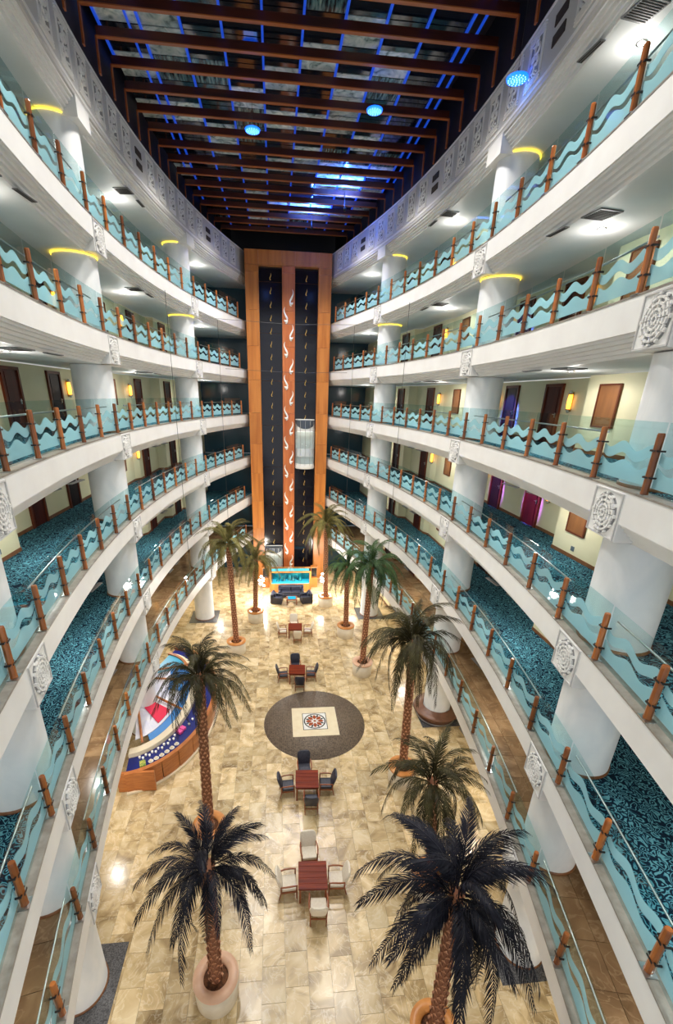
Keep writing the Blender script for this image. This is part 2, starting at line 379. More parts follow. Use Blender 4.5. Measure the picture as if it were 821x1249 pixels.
def wave_glass():
    """clear teal glass with two printed frosted wave bands; UV is in metres along and up the panel"""
    m = clear_glass('wave_frosted_glass', (0.85, 0.945, 0.95), 0.8)
    n, l = m.node_tree.nodes, m.node_tree.links
    clear = [x for x in n if x.type == 'MIX_SHADER'][0]
    out = [x for x in n if x.type == 'OUTPUT_MATERIAL'][0]
    uv = n.new('ShaderNodeUVMap'); sx = n.new('ShaderNodeSeparateXYZ'); l.new(uv.outputs[0], sx.inputs[0])
    def math_(op, a, b=None):
        k = n.new('ShaderNodeMath'); k.operation = op
        for i, v in enumerate((a, b)):
            if v is None: continue
            if isinstance(v, (int, float)): k.inputs[i].default_value = v
            else: l.new(v, k.inputs[i])
        return k.outputs[0]
    def wave(freq, ph, amp, base):
        return math_('ADD', math_('MULTIPLY', math_('SINE', math_('ADD', math_('MULTIPLY', sx.outputs[0], freq), ph)), amp), base)
    w = 2 * math.pi / 0.90
    top = wave(w, 0.2, 0.075, 0.74)
    rib_hi = wave(w, 0.5, 0.065, 0.545)
    rib_lo = wave(w, 1.35, 0.062, 0.425)
    v = sx.outputs[1]
    below_top = math_('LESS_THAN', v, top)
    in_rib = math_('MULTIPLY', math_('LESS_THAN', v, rib_hi), math_('GREATER_THAN', v, rib_lo))
    frost = math_('MULTIPLY', below_top, math_('SUBTRACT', 1.0, in_rib))
    frost = math_('MULTIPLY', frost, math_('GREATER_THAN', v, 0.13))
    fac = math_('MULTIPLY', frost, 0.68)
    df = n.new('ShaderNodeBsdfDiffuse'); df.inputs[0].default_value = (0.46, 0.76, 0.84, 1)
    tl = n.new('ShaderNodeBsdfTranslucent'); tl.inputs[0].default_value = (0.46, 0.76, 0.84, 1)
    mx = n.new('ShaderNodeMixShader'); mx.inputs[0].default_value = 0.4
    l.new(df.outputs[0], mx.inputs[1]); l.new(tl.outputs[0], mx.inputs[2])
    m2 = n.new('ShaderNodeMixShader'); l.new(fac, m2.inputs[0]); l.new(clear.outputs[0], m2.inputs[1]); l.new(mx.outputs[0], m2.inputs[2])
    l.new(m2.outputs[0], out.inputs[0])
    return m
M['wave_glass'] = wave_glass()

# ------------------------------------------------------------------ plan of the atrium
def Wd(y):
    """half width of the oval opening at depth y"""
    y = min(y, 40.3)
    s = (y - 18.4) / 10
    return 6.56 + 0.05 * s - 0.92 * s ** 2 - 0.03 * s ** 3 + 0.025 * s ** 4
def edge(y, s, off=0.0):
    """point on the oval (s = -1 left, 1 right), pushed off metres away from the opening"""
    e = 0.02
    d = (Wd(y + e) - Wd(y - e)) / (2 * e)
    n = math.hypot(1, d)
    corr = 0.22 * min(max((y - 30) / 8, 0), 1) ** 2
    x = Wd(y) + (corr if s > 0 else -corr * 0.6)
    return Vector((s * (x + off / n), y - off * d / n, 0))
YS = [-1.5 + i * 0.42 for i in range(101)]
# arc-length table
ARC = [0.0]
for a, b in zip(YS[:-1], YS[1:]):
    ARC.append(ARC[-1] + (edge(b, 1) - edge(a, 1)).length)
def y_of_arc(t):
    for i in range(len(ARC) - 1):
        if ARC[i] <= t <= ARC[i + 1]:
            return YS[i] + (YS[i + 1] - YS[i]) * (t - ARC[i]) / (ARC[i + 1] - ARC[i])
    return YS[-1]
def arc_of_y(y):
    for i in range(len(YS) - 1):
        if YS[i] <= y <= YS[i + 1]:
            return ARC[i] + (ARC[i + 1] - ARC[i]) * (y - YS[i]) / (YS[i + 1] - YS[i])
def heading(y, s):
    a, b = edge(y - 0.05, s), edge(y + 0.05, s)
    return math.atan2(b.y - a.y, b.x - a.x)

# gallery floors from the lowest up
LEVELS = [('lowest', 4.10), ('fifth', 7.40), ('fourth', 10.70), ('third', 14.0), ('second', 17.30), ('top', 20.60)]
ROOF_Z = 23.9
SIDES = [(-1, 'left'), (1, 'right')]
def gal(nm): return 'lowest gallery' if nm == 'lowest' else ('top gallery' if nm == 'top' else nm + ' gallery from the top')

# ------------------------------------------------------------------ ground floor: marble tiles laid one by one
floor = MB().box((0, 19, -0.09), (26, 48, 0.14)).build('floor', M['grout'])
tag(floor, 'beige polished marble floor of the atrium lobby', 'floor', kind='structure')
TW, TL, GAP = 0.66, 0.86, 0.008
tile_me = MB().box((0, 0, -0.010), (TW - GAP, TL - GAP, 0.02)).mesh('floor_tile', M['marble'])
tiles = []
for i in range(-14, 15):
    off = (i * 0.37) % 1.0 * TL
    for j in range(-2, 52):
        x, y = i * TW + 0.25, 2.0 + j * TL + off
        if y > 41 or abs(x) > 9.6: continue
        tiles.append((x, y))
cx0, cy0, cz0 = -0.85, 0.0, 15.43
def vis_key(t):
    x, y = t
    inside = abs(x) < Wd(y) + 0.8
    return (0 if inside and y > 3.8 else 1, (x - cx0) ** 2 + (y - cy0) ** 2)
tiles.sort(key=vis_key)
for x, y in tiles[:300]:
    inst('floor_tile', tile_me, floor, (x, y, 0.0))
mb = MB()
for x, y in tiles[300:]:
    mb.box((x, y, -0.010), (TW - GAP, TL - GAP, 0.02))
rest = mb.build('floor_tiles_beyond', M['marble'], floor, fix=False)
rest['kind'] = 'stuff'

# ------------------------------------------------------------------ big walls of the ground floor and lobby end
WALL_R = [(-2.0, 8.9), (10.3, 9.25), (10.3, 8.85), (14.1, 8.85), (14.1, 9.7), (23.2, 9.7), (23.2, 8.85), (26.6, 8.85), (27.0, 8.62), (30.8, 8.5), (31.0, 8.0), (33.4, 7.75), (33.6, 7.35), (40.8, 6.9), (40.8, 1.0)]
def wall_strip(mb, poly, s, z0, z1, th=0.12, proud=0.0):
    """upright wall band along a plan polyline; proud moves its face towards the opening"""
    rows = []
    P = [Vector((s * x, y, 0)) for y, x in poly]
    nr = []
    for i, p in enumerate(P):
        a, b = P[max(i - 1, 0)], P[min(i + 1, len(P) - 1)]
        segs = [q for q in ((p - a), (b - p)) if q.length > 1e-6]
        nn = Vector((0, 0, 0))
        for t in segs:
            t = t.normalized(); nn += Vector((-t.y, t.x, 0)) * (1 if s > 0 else -1)
        nn.normalize()
        k = 1.0
        if len(segs) == 2:
            t = segs[0].normalized(); m_ = Vector((-t.y, t.x, 0)) * (1 if s > 0 else -1)
            k = 1 / max(nn.dot(m_), 0.35)
        nr.append(nn * k)
    front = [p + n_ * proud for p, n_ in zip(P, nr)]
    back = [p - n_ * th for p, n_ in zip(P, nr)]
    for f, b in zip(front, back):
        rows.append([(f.x, f.y, z0), (f.x, f.y, z1), (b.x, b.y, z1), (b.x, b.y, z0)])
    mb.quad_strip(rows, close_v=True)
    mb.face(rows[0]); mb.face(rows[-1][::-1])

for s, sn in SIDES:
    mb = MB(); wall_strip(mb, WALL_R, s, 0.0, 3.07)
    w = mb.build('wall_' + sn, M['cream'])
    tag(w, 'cream lobby wall under the lowest gallery, %s side' % sn, 'wall', kind='structure')
    mb = MB(); wall_strip(mb, WALL_R, s, 0.0, 0.14, 0.02, 0.02)
    tag(mb.build('baseboard_' + sn, M['skirting']), 'brown skirting board along the ground floor wall, %s side' % sn, 'baseboard', kind='structure')

# ------------------------------------------------------------------ wheel medallion (shared meshes)
def ring_seg(mb, r0, r1, a0, a1, y0, y1, n=3):
    rows = []
    for k in range(n + 1):
        a = a0 + (a1 - a0) * k / n
        c_, s_ = math.cos(a), math.sin(a)
        rows.append([(r0 * c_, y0, r0 * s_), (r0 * c_, y1, r0 * s_), (r1 * c_, y1, r1 * s_), (r1 * c_, y0, r1 * s_)])
    mb.quad_strip(rows, close_v=True); mb.face(rows[0]); mb.face(rows[-1][::-1])
# local frame: x along the fascia, z up, -y into the opening (front)
mb = MB().box((0, 0.27, -0.515), (1.06, 0.56, 0.93))
MED_BOX = bevel_mesh(mb.mesh('medallion_box', M['white']), 0.012)
mb = MB()
for zz, hh in ((-0.085, 0.03), (-0.945, 0.03)): mb.box((0, -0.02, zz), (1.0, 0.03, hh))
for xx in (-0.485, 0.485): mb.box((xx, -0.02, -0.515), (0.03, 0.03, 0.83))
MED_FRAME = mb.mesh('medallion_frame', M['relief_back'])
mb = MB()
for r0, r1, cnt, gap in ((0.045, 0.08, 8, 0.10), (0.135, 0.172, 10, 0.07), (0.222, 0.26, 14, 0.06), (0.312, 0.35, 18, 0.055)):
    for k in range(cnt):
        a = 2 * math.pi * k / cnt
        ring_seg(mb, r0, r1, a + gap, a + 2 * math.pi / cnt - gap * 0.2, -0.05, 0.0, 2)
for k in range(10):
    a = 2 * math.pi * (k + 0.5) / 10
    ring_seg(mb, 0.08, 0.31, a - 0.05 , a + 0.05, -0.04, 0.0, 1)
for k in range(12):
    a = 2 * math.pi * k / 12
    ring_seg(mb, 0.37, 0.405, a - 0.08, a + 0.08, -0.045, 0.0, 1)
MED_WHEEL = mb.mesh('wheel_relief', M['relief_white'])
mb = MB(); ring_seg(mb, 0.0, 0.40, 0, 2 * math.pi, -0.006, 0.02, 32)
MED_BACK = mb.mesh('wheel_shade_disc', M['wheel_shade'])  # dark disc paints the shadow in the gaps of the wheel

# ------------------------------------------------------------------ gallery rings
def ring_rows(s, prof, ys=YS):
    rows = []
    for y in ys:
        row = []
        for off, z in prof:
            p = edge(y, s, off); row.append((p.x, p.y, z))
        rows.append(row)
    return rows
MED_Y = (7.95, 18.4, 30.1)
STEPS = 5
def fascia_profile(z, band=0.62):
    pr = [(0.0, z), (0.0, z - band)]
    for k in range(STEPS):
        pr.append((0.05 + k * 0.075, z - band - k * 0.078)); pr.append((0.05 + k * 0.075, z - band - (k + 1) * 0.078 + 0.02)); pr.append((0.05 + (k + 1) * 0.075, z - band - (k + 1) * 0.078 + 0.012))
    return pr
def flat_to(s, z, off, xmax, ys=YS):
    rows = []
    for y in ys:
        p = edge(y, s, off)
        rows.append([(p.x, p.y, z), (s * xmax, p.y, z)])
    return rows

for nm, z in LEVELS:
    for s, sn in SIDES:
        root = empty('balcony_ring', (0, 0, 0))
        tag(root, 'white curved balcony ring with stepped cornice, %s side, %s' % (sn, gal(nm)), 'balcony', 'balcony rings', 'structure')
        mb = MB(); mb.quad_strip(ring_rows(s, fascia_profile(z))); mb.build('fascia', M['white'], root)
        # slab: soffit below, grey ledge, corridor floor
        zb = z - 0.62 - STEPS * 0.078
        mb = MB(); mb.quad_strip(flat_to(s, zb + 0.012, 0.42, 10.5)); mb.build('soffit', M['soffit'], root)
        mb = MB(); mb.quad_strip(ring_rows(s, [(0.0, z - 0.03), (-0.012, z - 0.03), (-0.012, z + 0.004), (0.30, z + 0.004), (0.30, z - 0.05)])); mb.build('stone_ledge', M['ledge'], root)
        if nm == 'lowest':
            mb = MB(); mb.quad_strip(flat_to(s, z - 0.02, 0.28, 10.5)); fl = mb.build('corridor_floor', M['grout_dark'], root)
            t = arc_of_y(2.2); k = 0
            ylim = 39.0
            while True:
                ya, yb = y_of_arc(t), y_of_arc(t + 0.93)
                if yb > ylim: break
                for r in range(4):
                    o0, o1 = 0.305 + r * 0.84, 0.305 + (r + 1) * 0.84 - 0.012
                    pa0, pb0, pb1, pa1 = edge(ya, s, o0), edge(yb - 0.012, s, o0), edge(yb - 0.012, s, o1), edge(ya, s, o1)
                    q = [pa0, pb0, pb1, pa1]
                    MB().hexa([(p.x, p.y, z - 0.02) for p in q] + [(p.x, p.y, z) for p in q]).build('stone_tile', M['brown_stone'], fl)
                t += 0.93
        else:
            mb = MB(); mb.quad_strip(flat_to(s, z - 0.004, 0.28, 10.5)); mb.build('carpet', M['carpet'], root)
        for y in MED_Y:
            p = edge(y, s, 0.0)
            a = heading(y, s)
            rz = a if s < 0 else a + math.pi
            # local -y must face the opening
            me_o = inst('medallion', MED_BOX, root, (p.x, p.y, z), (0, 0, a if s > 0 else a + math.pi))
            nloc = Vector((math.sin(me_o.rotation_euler.z), -math.cos(me_o.rotation_euler.z)))
            if nloc.x * -s < 0: me_o.rotation_euler.z += math.pi
            inst('medallion_frame', MED_FRAME, me_o)
            inst('wheel_shade_disc', MED_BACK, me_o, (0, -0.012, -0.515))
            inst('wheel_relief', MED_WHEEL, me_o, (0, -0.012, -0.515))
        # corridor wall and its skirting
        zc = z + 2.26
        mb = MB(); wall_strip(mb, WALL_R, s, z, zc); w = mb.build('wall_' + sn, M['cream'])
        tag(w, 'cream corridor wall with stepped recesses, %s side, %s' % (sn, gal(nm)), 'wall', 'corridor walls', 'structure')
        mb = MB(); wall_strip(mb, WALL_R, s, z, z + 0.12, 0.02, 0.02)
        tag(mb.build('baseboard_' + sn, M['skirting']), 'brown skirting board along the corridor, %s side, %s' % (sn, gal(nm)), 'baseboard', 'corridor skirtings', 'structure')

# ------------------------------------------------------------------ top fascia under the roof with its frieze
mb = MB(); mb.box((0, 0, 0), (0.02, 0.02, 0.02))
def bay_mesh():
    """one frieze bay 1.26 m wide: moulding lines above and below, a plate and scrolls; local x along, z up, -y front"""
    m1 = MB()
    for zz in (0.55, 0.49, 0.43, -0.43, -0.49, -0.55):
        m1.box((0.0, -0.02, zz), (0.86, 0.05, 0.030))
    for xx in (-0.40, -0.34, 0.34, 0.40):
        m1.box((xx, -0.015, 0.0), (0.024, 0.04, 0.80))
    def scroll(cx_, cz_, r, a0, turns, sgn, w=0.042):
        n = 14
        pts = []
        for k in range(n + 1):
            a = a0 + sgn * turns * 2 * math.pi * k / n
            rr = r * (1 - 0.62 * k / n)
            pts.append((cx_ + rr * math.cos(a), -0.02, cz_ + rr * math.sin(a)))
        m1.tube(pts, [w * (1 - 0.3 * k / n) for k in range(n + 1)], 5)
    for sg in (1, -1):
        scroll(0.0 + 0.10 * sg, 0.20 * sg, 0.17, math.pi * (0.5 if sg > 0 else 1.5), 1.1, sg)
        scroll(-0.14 * sg, 0.06 * sg, 0.11, math.pi * (0.2 if sg > 0 else 1.2), 0.9, -sg)
        for k in range(3):
            m1.lathe([(0.0, -0.035), (0.045, 0), (0.0, 0.035)], 6, (-0.18 * sg + 0.09 * k * sg, -0.02, 0.32 * sg - 0.02 * k), cap=False)
    return m1.mesh('frieze_panel', M['relief_white'])
BAY = bay_mesh()
BAY_G = MB().box((0, 0.0, 0), (0.66, 0.012, 0.82)).mesh('panel_shade', M['frieze_shade'])  # added grey plate that paints the shading behind the scrolls
mb = MB()
for k in range(2):
    mb.box((0, -0.015, 0.2 - 0.4 * k), (0.62, 0.03, 0.22))
VENT_F = mb.mesh('vent_grille', M['vent_dark'])
for s, sn in SIDES:
    root = empty('roof_fascia', (0, 0, 0))
    tag(root, 'white carved frieze band below the dark roof, %s side' % sn, 'fascia', kind='structure')
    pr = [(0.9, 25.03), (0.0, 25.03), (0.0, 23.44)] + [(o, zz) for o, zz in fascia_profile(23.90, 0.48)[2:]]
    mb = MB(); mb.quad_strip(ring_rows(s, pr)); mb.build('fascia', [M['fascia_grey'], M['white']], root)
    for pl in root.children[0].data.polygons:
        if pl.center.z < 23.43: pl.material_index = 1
    zb = 23.90 - 0.48 - STEPS * 0.078
    mb = MB(); mb.quad_strip(flat_to(s, 23.9 - 0.48 - STEPS * 0.078 + 0.012, 0.42, 10.5)); mb.build('soffit', M['soffit'], root)
    mb = MB()
    mb.quad_strip(ring_rows(s, [(-0.015, 25.03), (-0.015, 24.96), (0.0, 24.96)])); mb.quad_strip(ring_rows(s, [(0, 23.64), (-0.02, 23.64), (-0.02, 23.56), (0, 23.56)]))
    mb.build('moulding', M['white'], root)
    t0 = arc_of_y(14.9)
    for k in range(-10, 20):
        y = y_of_arc(t0 + k * 1.295)
        if y < 3 or y > 37.3 or t0 + k * 1.295 < 0: continue
        p = edge(y, s, 0.0); a = heading(y, s) + (math.pi if s < 0 else 0)
        nn = Vector((math.sin(a), -math.cos(a)))
        if nn.x * -s < 0: a += math.pi
        if k % 7 == 0: inst('vent_grille', VENT_F, root, (p.x, p.y, 24.3), (0, 0, a))
        else: inst('panel_shade', BAY_G, inst('frieze_panel', BAY, root, (p.x, p.y, 24.3), (0, 0, a)))
    for y in MED_Y:   # plain blocks where the columns meet the cornice
        p = edge(y, s, 0.0); a = heading(y, s)
        b = MB().box((0, 0.0, 0), (1.06, 0.56, 0.52)).build('column_block', M['white'], root)
        b.location = (p.x + 0.26 * s, p.y, 23.19); b.rotation_euler = (0, 0, a)

# ------------------------------------------------------------------ columns
ordn = {0: 'nearest', 1: 'middle', 2: 'farthest'}
COLS = {}
for s, sn in SIDES:
    for k, y in enumerate(MED_Y):
        p = edge(y, s, 0.87)
        COLS[(s, k)] = p
        root = empty('column', (p.x, p.y, 0))
        tag(root, 'thick white round column through all the galleries, %s on the %s' % (ordn[k], sn), 'column', 'round columns', 'structure')
        zs = [0.0] + [z for _, z in LEVELS] + [ROOF_Z]
        for a, b in zip(zs[:-1], zs[1:]):
            top = b - 1.01 if b != ROOF_Z else 23.03
            seg = MB().lathe([(0.70, a), (0.68, a + 0.05), (0.68, top)], 40).build('shaft', M['column'], root)
            MB().lathe([(0.71, a), (0.71, a + 0.05), (0.68, a + 0.06)], 40, cap=False).build('base_ring', M['skirting'], seg)
            if a > 16:
                rows = []
                for q in range(41):
                    t = 2 * math.pi * q / 40
                    rows.append([(rr * math.cos(t), rr * math.sin(t), top + dz) for rr, dz in ((0.685, -0.04), (0.705, -0.04), (0.705, -0.012), (0.685, -0.012))])
                r = MB(); r.quad_strip(rows, close_v=True); r.build('cove_light_ring', M['yellow_led'], seg)
        if not (s < 0 and k == 1):
            mb = MB(); q = 24
            ang = [2 * math.pi * (i_ + 0.5) / q for i_ in range(q)]
            def sqr(a):
                m_ = max(abs(math.cos(a)), abs(math.sin(a))); return (math.cos(a) / m_, math.sin(a) / m_)
            ang = sorted(ang + [math.pi / 4 + i_ * math.pi / 2 for i_ in range(4)])
            mb.quad_strip([[(0.72 * math.cos(a), 0.72 * math.sin(a), 0.014), (1.0 * sqr(a)[0], 1.0 * sqr(a)[1], 0.014), (1.0 * sqr(a)[0], 1.0 * sqr(a)[1], 0.001)] for a in ang], close_u=True)
            tag(mb.build('stone_inlay', M['granite'], root), None)

# ------------------------------------------------------------------ railings: wooden posts, waved glass, steel rail
PH = 1.02
POST = MB()
POST.lathe([(0.062, 0.0), (0.066, 0.03), (0.060, 0.06), (0.060, PH - 0.03), (0.050, PH)], 8, smooth=False)
for q in range(8): pass
POST_ME = POST.mesh('post', M['post'])
mb = MB().box((0, -0.02, 0), (0.20, 0.022, 0.022)).box((-0.09, 0.03, 0), (0.022, 0.12, 0.03)).box((0.09, 0.03, 0), (0.022, 0.12, 0.03)).box((0, -0.066, 0), (0.135, 0.012, 0.03))
BRACKET = mb.mesh('bracket', M['dark_metal'])
mb = MB().box((0, 0, 0.0), (0.22, 0.18, 0.016))
FOOT = mb.mesh('foot_plate', M['metal'])
PITCH = 1.80
PW, GH0, GH1 = PITCH - 0.07, 0.03, 1.19
def glass_panel_mesh():
    m1 = MB().box((0, 0, (GH0 + GH1) / 2), (PW, 0.014, GH1 - GH0))
    me = m1.mesh('glass_panel', M['wave_glass'])
    uvl = me.uv_layers.new(name='UVMap')
    for lp in me.loops:
        v = me.vertices[lp.vertex_index].co
        uvl.data[lp.index].uv = (v.x + PW / 2, v.z)
    return me
GLASS = glass_panel_mesh()
t0 = arc_of_y(8.84)
POST_Y = []
for k in range(-5, 18):
    t = t0 + k * PITCH
    if 0 < t < ARC[-1]:
        y = y_of_arc(t)
        if 0.6 < y < 37.9: POST_Y.append((t, y))
for nm, z in LEVELS:
    for s, sn in SIDES:
        root = empty('balcony_railing', (edge(18.4, s).x, 18.4, z))
        ox, oy = edge(18.4, s).x, 18.4
        tag(root, 'wave-frosted glass railing with wooden posts, %s side, %s' % (sn, gal(nm)), 'railing', 'gallery railings')
        for t, y in POST_Y:
            p = edge(y, s, 0.065); a = heading(y, s)
            n_ = Vector((math.sin(a), -math.cos(a)))
            if n_.x * -s < 0: a += math.pi
            po = inst('post', POST_ME, root, (p.x - ox, p.y - oy, 0.004), (0, 0, a))
            inst('bracket', BRACKET, po, (0, 0.0, 0.30)); inst('bracket', BRACKET, po, (0, 0.0, 0.74))
            inst('foot_plate', FOOT, po, (0, 0.0, 0.008))
        for (t, y), (tb, yb) in zip(POST_Y[:-1], POST_Y[1:]):
            pa, pb = edge(y, s, 0.14), edge(yb, s, 0.14)
            c = (pa + pb) / 2; d = pb - pa
            inst('glass_panel', GLASS, root, (c.x - ox, c.y - oy, 0.0), (0, 0, math.atan2(d.y, d.x)), (d.length / PITCH, 1, 1))
        stops = [POST_Y[0][1]] + [q for c_ in MED_Y for q in (c_ - 1.0, c_ + 1.0)] + [POST_Y[-1][1]]
        for ya, yb in zip(stops[0::2], stops[1::2]):
            n_ = max(2, int((yb - ya) / 0.5)); pts = []
            for q in range(n_ + 1):
                p = edge(ya + (yb - ya) * q / n_, s, 0.22); pts.append((p.x - ox, p.y - oy, 0.92))
            MB().tube(pts, 0.021, 6).build('handrail', M['metal'], root)

# ------------------------------------------------------------------ doors, wall lamps, wall panels, sockets
def wall_x(y):
    for (ya, xa), (yb, xb) in zip(WALL_R[:-1], WALL_R[1:]):
        if ya <= y <= yb and yb > ya: return xa + (xb - xa) * (y - ya) / (yb - ya), math.atan2(xb - xa, yb - ya)
    return WALL_R[-1][1], 0
def wall_place(y, s, z):
    """location and turn so that local -y faces the opening and local x runs along the wall"""
    x, sl = wall_x(y)
    rz = (-math.pi / 2 if s < 0 else math.pi / 2)
    rz = rz + (-sl if s > 0 else sl)
    # local -y -> (sin rz, -cos rz)
    v = Vector((math.sin(rz), -math.cos(rz)))
    if v.x * -s < 0: rz += math.pi
    return (s * x, y, z), rz
DW, DH = 1.15, 2.12
mb = MB().box((-DW / 2 + 0.05, -0.03, DH / 2), (0.10, 0.10, DH)).box((DW / 2 - 0.05, -0.03, DH / 2), (0.10, 0.10, DH)).box((0, -0.03, DH - 0.05), (DW, 0.10, 0.10))
D_FRAME = mb.mesh('frame', M['door_frame'])
mb = MB().box((0, -0.01, (DH - 0.1) / 2), (DW - 0.2, 0.05, DH - 0.1))
for zz, hh in ((0.55, 0.8), (1.5, 0.9)): mb.box((0, -0.04, zz), (DW - 0.5, 0.015, hh))
D_LEAF = mb.mesh('leaf', M['door'])
D_LEAF_D = D_LEAF.copy(); D_LEAF_D.materials[0] = M['door_dark']
mb = MB().box((0.37, -0.06, 1.02), (0.05, 0.03, 0.16)).tube([(0.37, -0.09, 1.05), (0.25, -0.09, 1.05)], 0.012)
D_HAND = mb.mesh('handle', M['metal'])
mb = MB().box((0, -0.02, 0), (0.10, 0.03, 0.66)).box((0, -0.09, -0.26), (0.14, 0.14, 0.025)).box((0, -0.09, 0.26), (0.14, 0.14, 0.025))
S_BACK = mb.mesh('back_plate', M['brass'])
mb = MB().lathe([(0.0, -0.24), (0.055, -0.24), (0.075, -0.08), (0.075, 0.08), (0.055, 0.24), (0, 0.24)], 12, (0, -0.10, 0), cap=False)
S_GLASS = mb.mesh('glass_shade', M['amber'])
mb = MB().lathe([(0.0, 0.25), (0.05, 0.25), (0.07, 0.33), (0.03, 0.37), (0, 0.37)], 10, (0, -0.10, 0), cap=False).lathe([(0.0, -0.36), (0.03, -0.36), (0.06, -0.31), (0.05, -0.25), (0, -0.25)], 10, (0, -0.10, 0), cap=False)
S_CAP = mb.mesh('cap', M['metal'])
mb = MB().box((0, -0.02, 0), (0.92, 0.05, 1.20)); P_BOARD = mb.mesh('board', M['panel_wood'])
mb = MB()
for zz in (-0.58, 0.58): mb.box((0, -0.05, zz), (0.92, 0.03, 0.05))
for xx in (-0.435, 0.435): mb.box((xx, -0.05, 0), (0.05, 0.03, 1.11))
P_FRAME = mb.mesh('frame', M['door_frame'])
DOORS = [(8.4, 0), (17.2, 0), (20.4, 1), (28.2, 0), (32.3, 1), (36.4, 0)]
LAMPS = [6.6, 16.05, 21.6, 26.9, 34.6]
PANELS = [13.05, 24.7]
nth = ['first', 'second', 'third', 'fourth', 'fifth', 'sixth']
dn = 0
for nm, z in LEVELS:
    for s, sn in SIDES:
        for k, (y, dk) in enumerate(DOORS):
            dn += 1
            loc, rz = wall_place(y, s, z)
            d = empty('door_%d' % dn, loc, rz)
            tag(d, '%s room door, %s from the front, %s wall, %s' % ('near-black' if dk else 'dark red', nth[k], sn, gal(nm)), 'door', 'corridor doors', 'structure')
            inst('frame', D_FRAME, d); lf = inst('leaf', D_LEAF_D if dk else D_LEAF, d); inst('handle', D_HAND, lf)
        for k, y in enumerate(LAMPS):
            loc, rz = wall_place(y, s, z + 1.5)
            d = empty('wall_lamp', loc, rz)
            tag(d, 'amber glass wall lamp, %s from the front, %s wall, %s' % (nth[k], sn, gal(nm)), 'wall lamp', 'corridor wall lamps')
            inst('back_plate', S_BACK, d); inst('glass_shade', S_GLASS, d); inst('cap', S_CAP, d)
        for k, y in enumerate(PANELS):
            loc, rz = wall_place(y, s, z + 1.40)
            d = empty('wall_panel', loc, rz)
            tag(d, 'framed brown wooden wall panel, %s from the front, %s wall, %s' % (nth[k], sn, gal(nm)), 'wall panel', 'corridor wall panels')
            inst('board', P_BOARD, d); inst('frame', P_FRAME, d)
        loc, rz = wall_place(13.0, s, z + 0.32)
        b = MB().box((0, -0.01, 0), (0.15, 0.03, 0.15)).build('wall_socket', M['socket'])
        b.location = loc; b.rotation_euler = (0, 0, rz)
        tag(b, 'small grey wall socket below the first panel, %s wall, %s' % (sn, gal(nm)), 'socket', 'corridor wall sockets')

# ------------------------------------------------------------------ downlights, vents and exit signs on the soffits
mb = MB().lathe([(0.0, 0.0), (0.075, 0.0)], 16, cap=False); LENS = mb.mesh('lens', M['lamp_lens'])
mb = MB().lathe([(0.075, 0.01), (0.085, -0.012), (0.12, -0.008), (0.12, 0.01)], 16, cap=False); TRIM = mb.mesh('trim_ring', M['metal'])
mb = MB().box((0, 0, 0), (0.62, 0.62, 0.03)); V_FR = mb.mesh('grille_plate', M['vent'])
mb = MB()
for k in range(9): mb.box((0, -0.24 + k * 0.06, -0.018), (0.54, 0.022, 0.012))
V_SL = mb.mesh('slats', M['vent_dark'])
mb = MB().box((0, 0, 0), (0.14, 0.75, 0.02)); V_LIN = mb.mesh('linear_grille', M['vent'])
mb = MB().box((-0.03, 0, -0.012), (0.03, 0.70, 0.01)).box((0.03, 0, -0.012), (0.03, 0.70, 0.01)); V_LSL = mb.mesh('slots', M['vent_dark'])
DL = [(3.2, 6.4), (13.05, 7.5), (24.2, 7.5), (34.2, 5.7)]
SOF = [(gal(nm), z - 1.01) for nm, z in LEVELS] + [('roof fascia', 23.03)]
lamp_d = bpy.data.lights.new('downlight_lamp', 'SPOT'); lamp_d.spot_size = math.radians(172); lamp_d.spot_blend = 0.35; lamp_d.energy = DOWNLIGHT_W; fill_d = bpy.data.lights.new('soffit_fill', 'POINT'); fill_d.energy = 17.0; fill_d.shadow_soft_size = 0.15; fill_d.color = (1.0, 0.96, 0.90); lamp_d.shadow_soft_size = 0.07; lamp_d.color = (1.0, 0.97, 0.92)
for gn, z in SOF:
    for s, sn in SIDES:
        for k, (y, x) in enumerate(DL):
            d = empty('ceiling_downlight', (s * x, y, z))
            tag(d, 'round ceiling downlight, %s from the front, %s side, under the %s' % (nth[k], sn, gn), 'downlight', 'gallery downlights')
            inst('lens', LENS, d, (0, 0, -0.006)); inst('trim_ring', TRIM, d)
            lo = bpy.data.objects.new('lamp', lamp_d); link(lo, d); lo.location = (0, 0, -0.03)
            lo = bpy.data.objects.new('soffit_fill_lamp', fill_d); link(lo, d); lo.location = (0, 0, -0.40)  # added fill light that brightens the soffit around the downlight
            if k in (1, 2):
                v = empty('ceiling_vent', (s * (x - 0.62), y - 0.85, z), math.radians(8 * s))
                tag(v, 'square grey ceiling vent, %s, %s side, under the %s' % ('nearer' if k == 1 else 'farther', sn, gn), 'vent', 'square ceiling vents')
                inst('grille_plate', V_FR, v); inst('slats', V_SL, v)
                v = empty('linear_vent', (s * (x - 0.95), y + 0.4, z), math.radians(5 * s))
                tag(v, 'narrow strip ceiling vent, %s, %s side, under the %s' % ('nearer' if k == 1 else 'farther', sn, gn), 'vent', 'strip ceiling vents')
                inst('linear_grille', V_LIN, v); inst('slots', V_LSL, v)
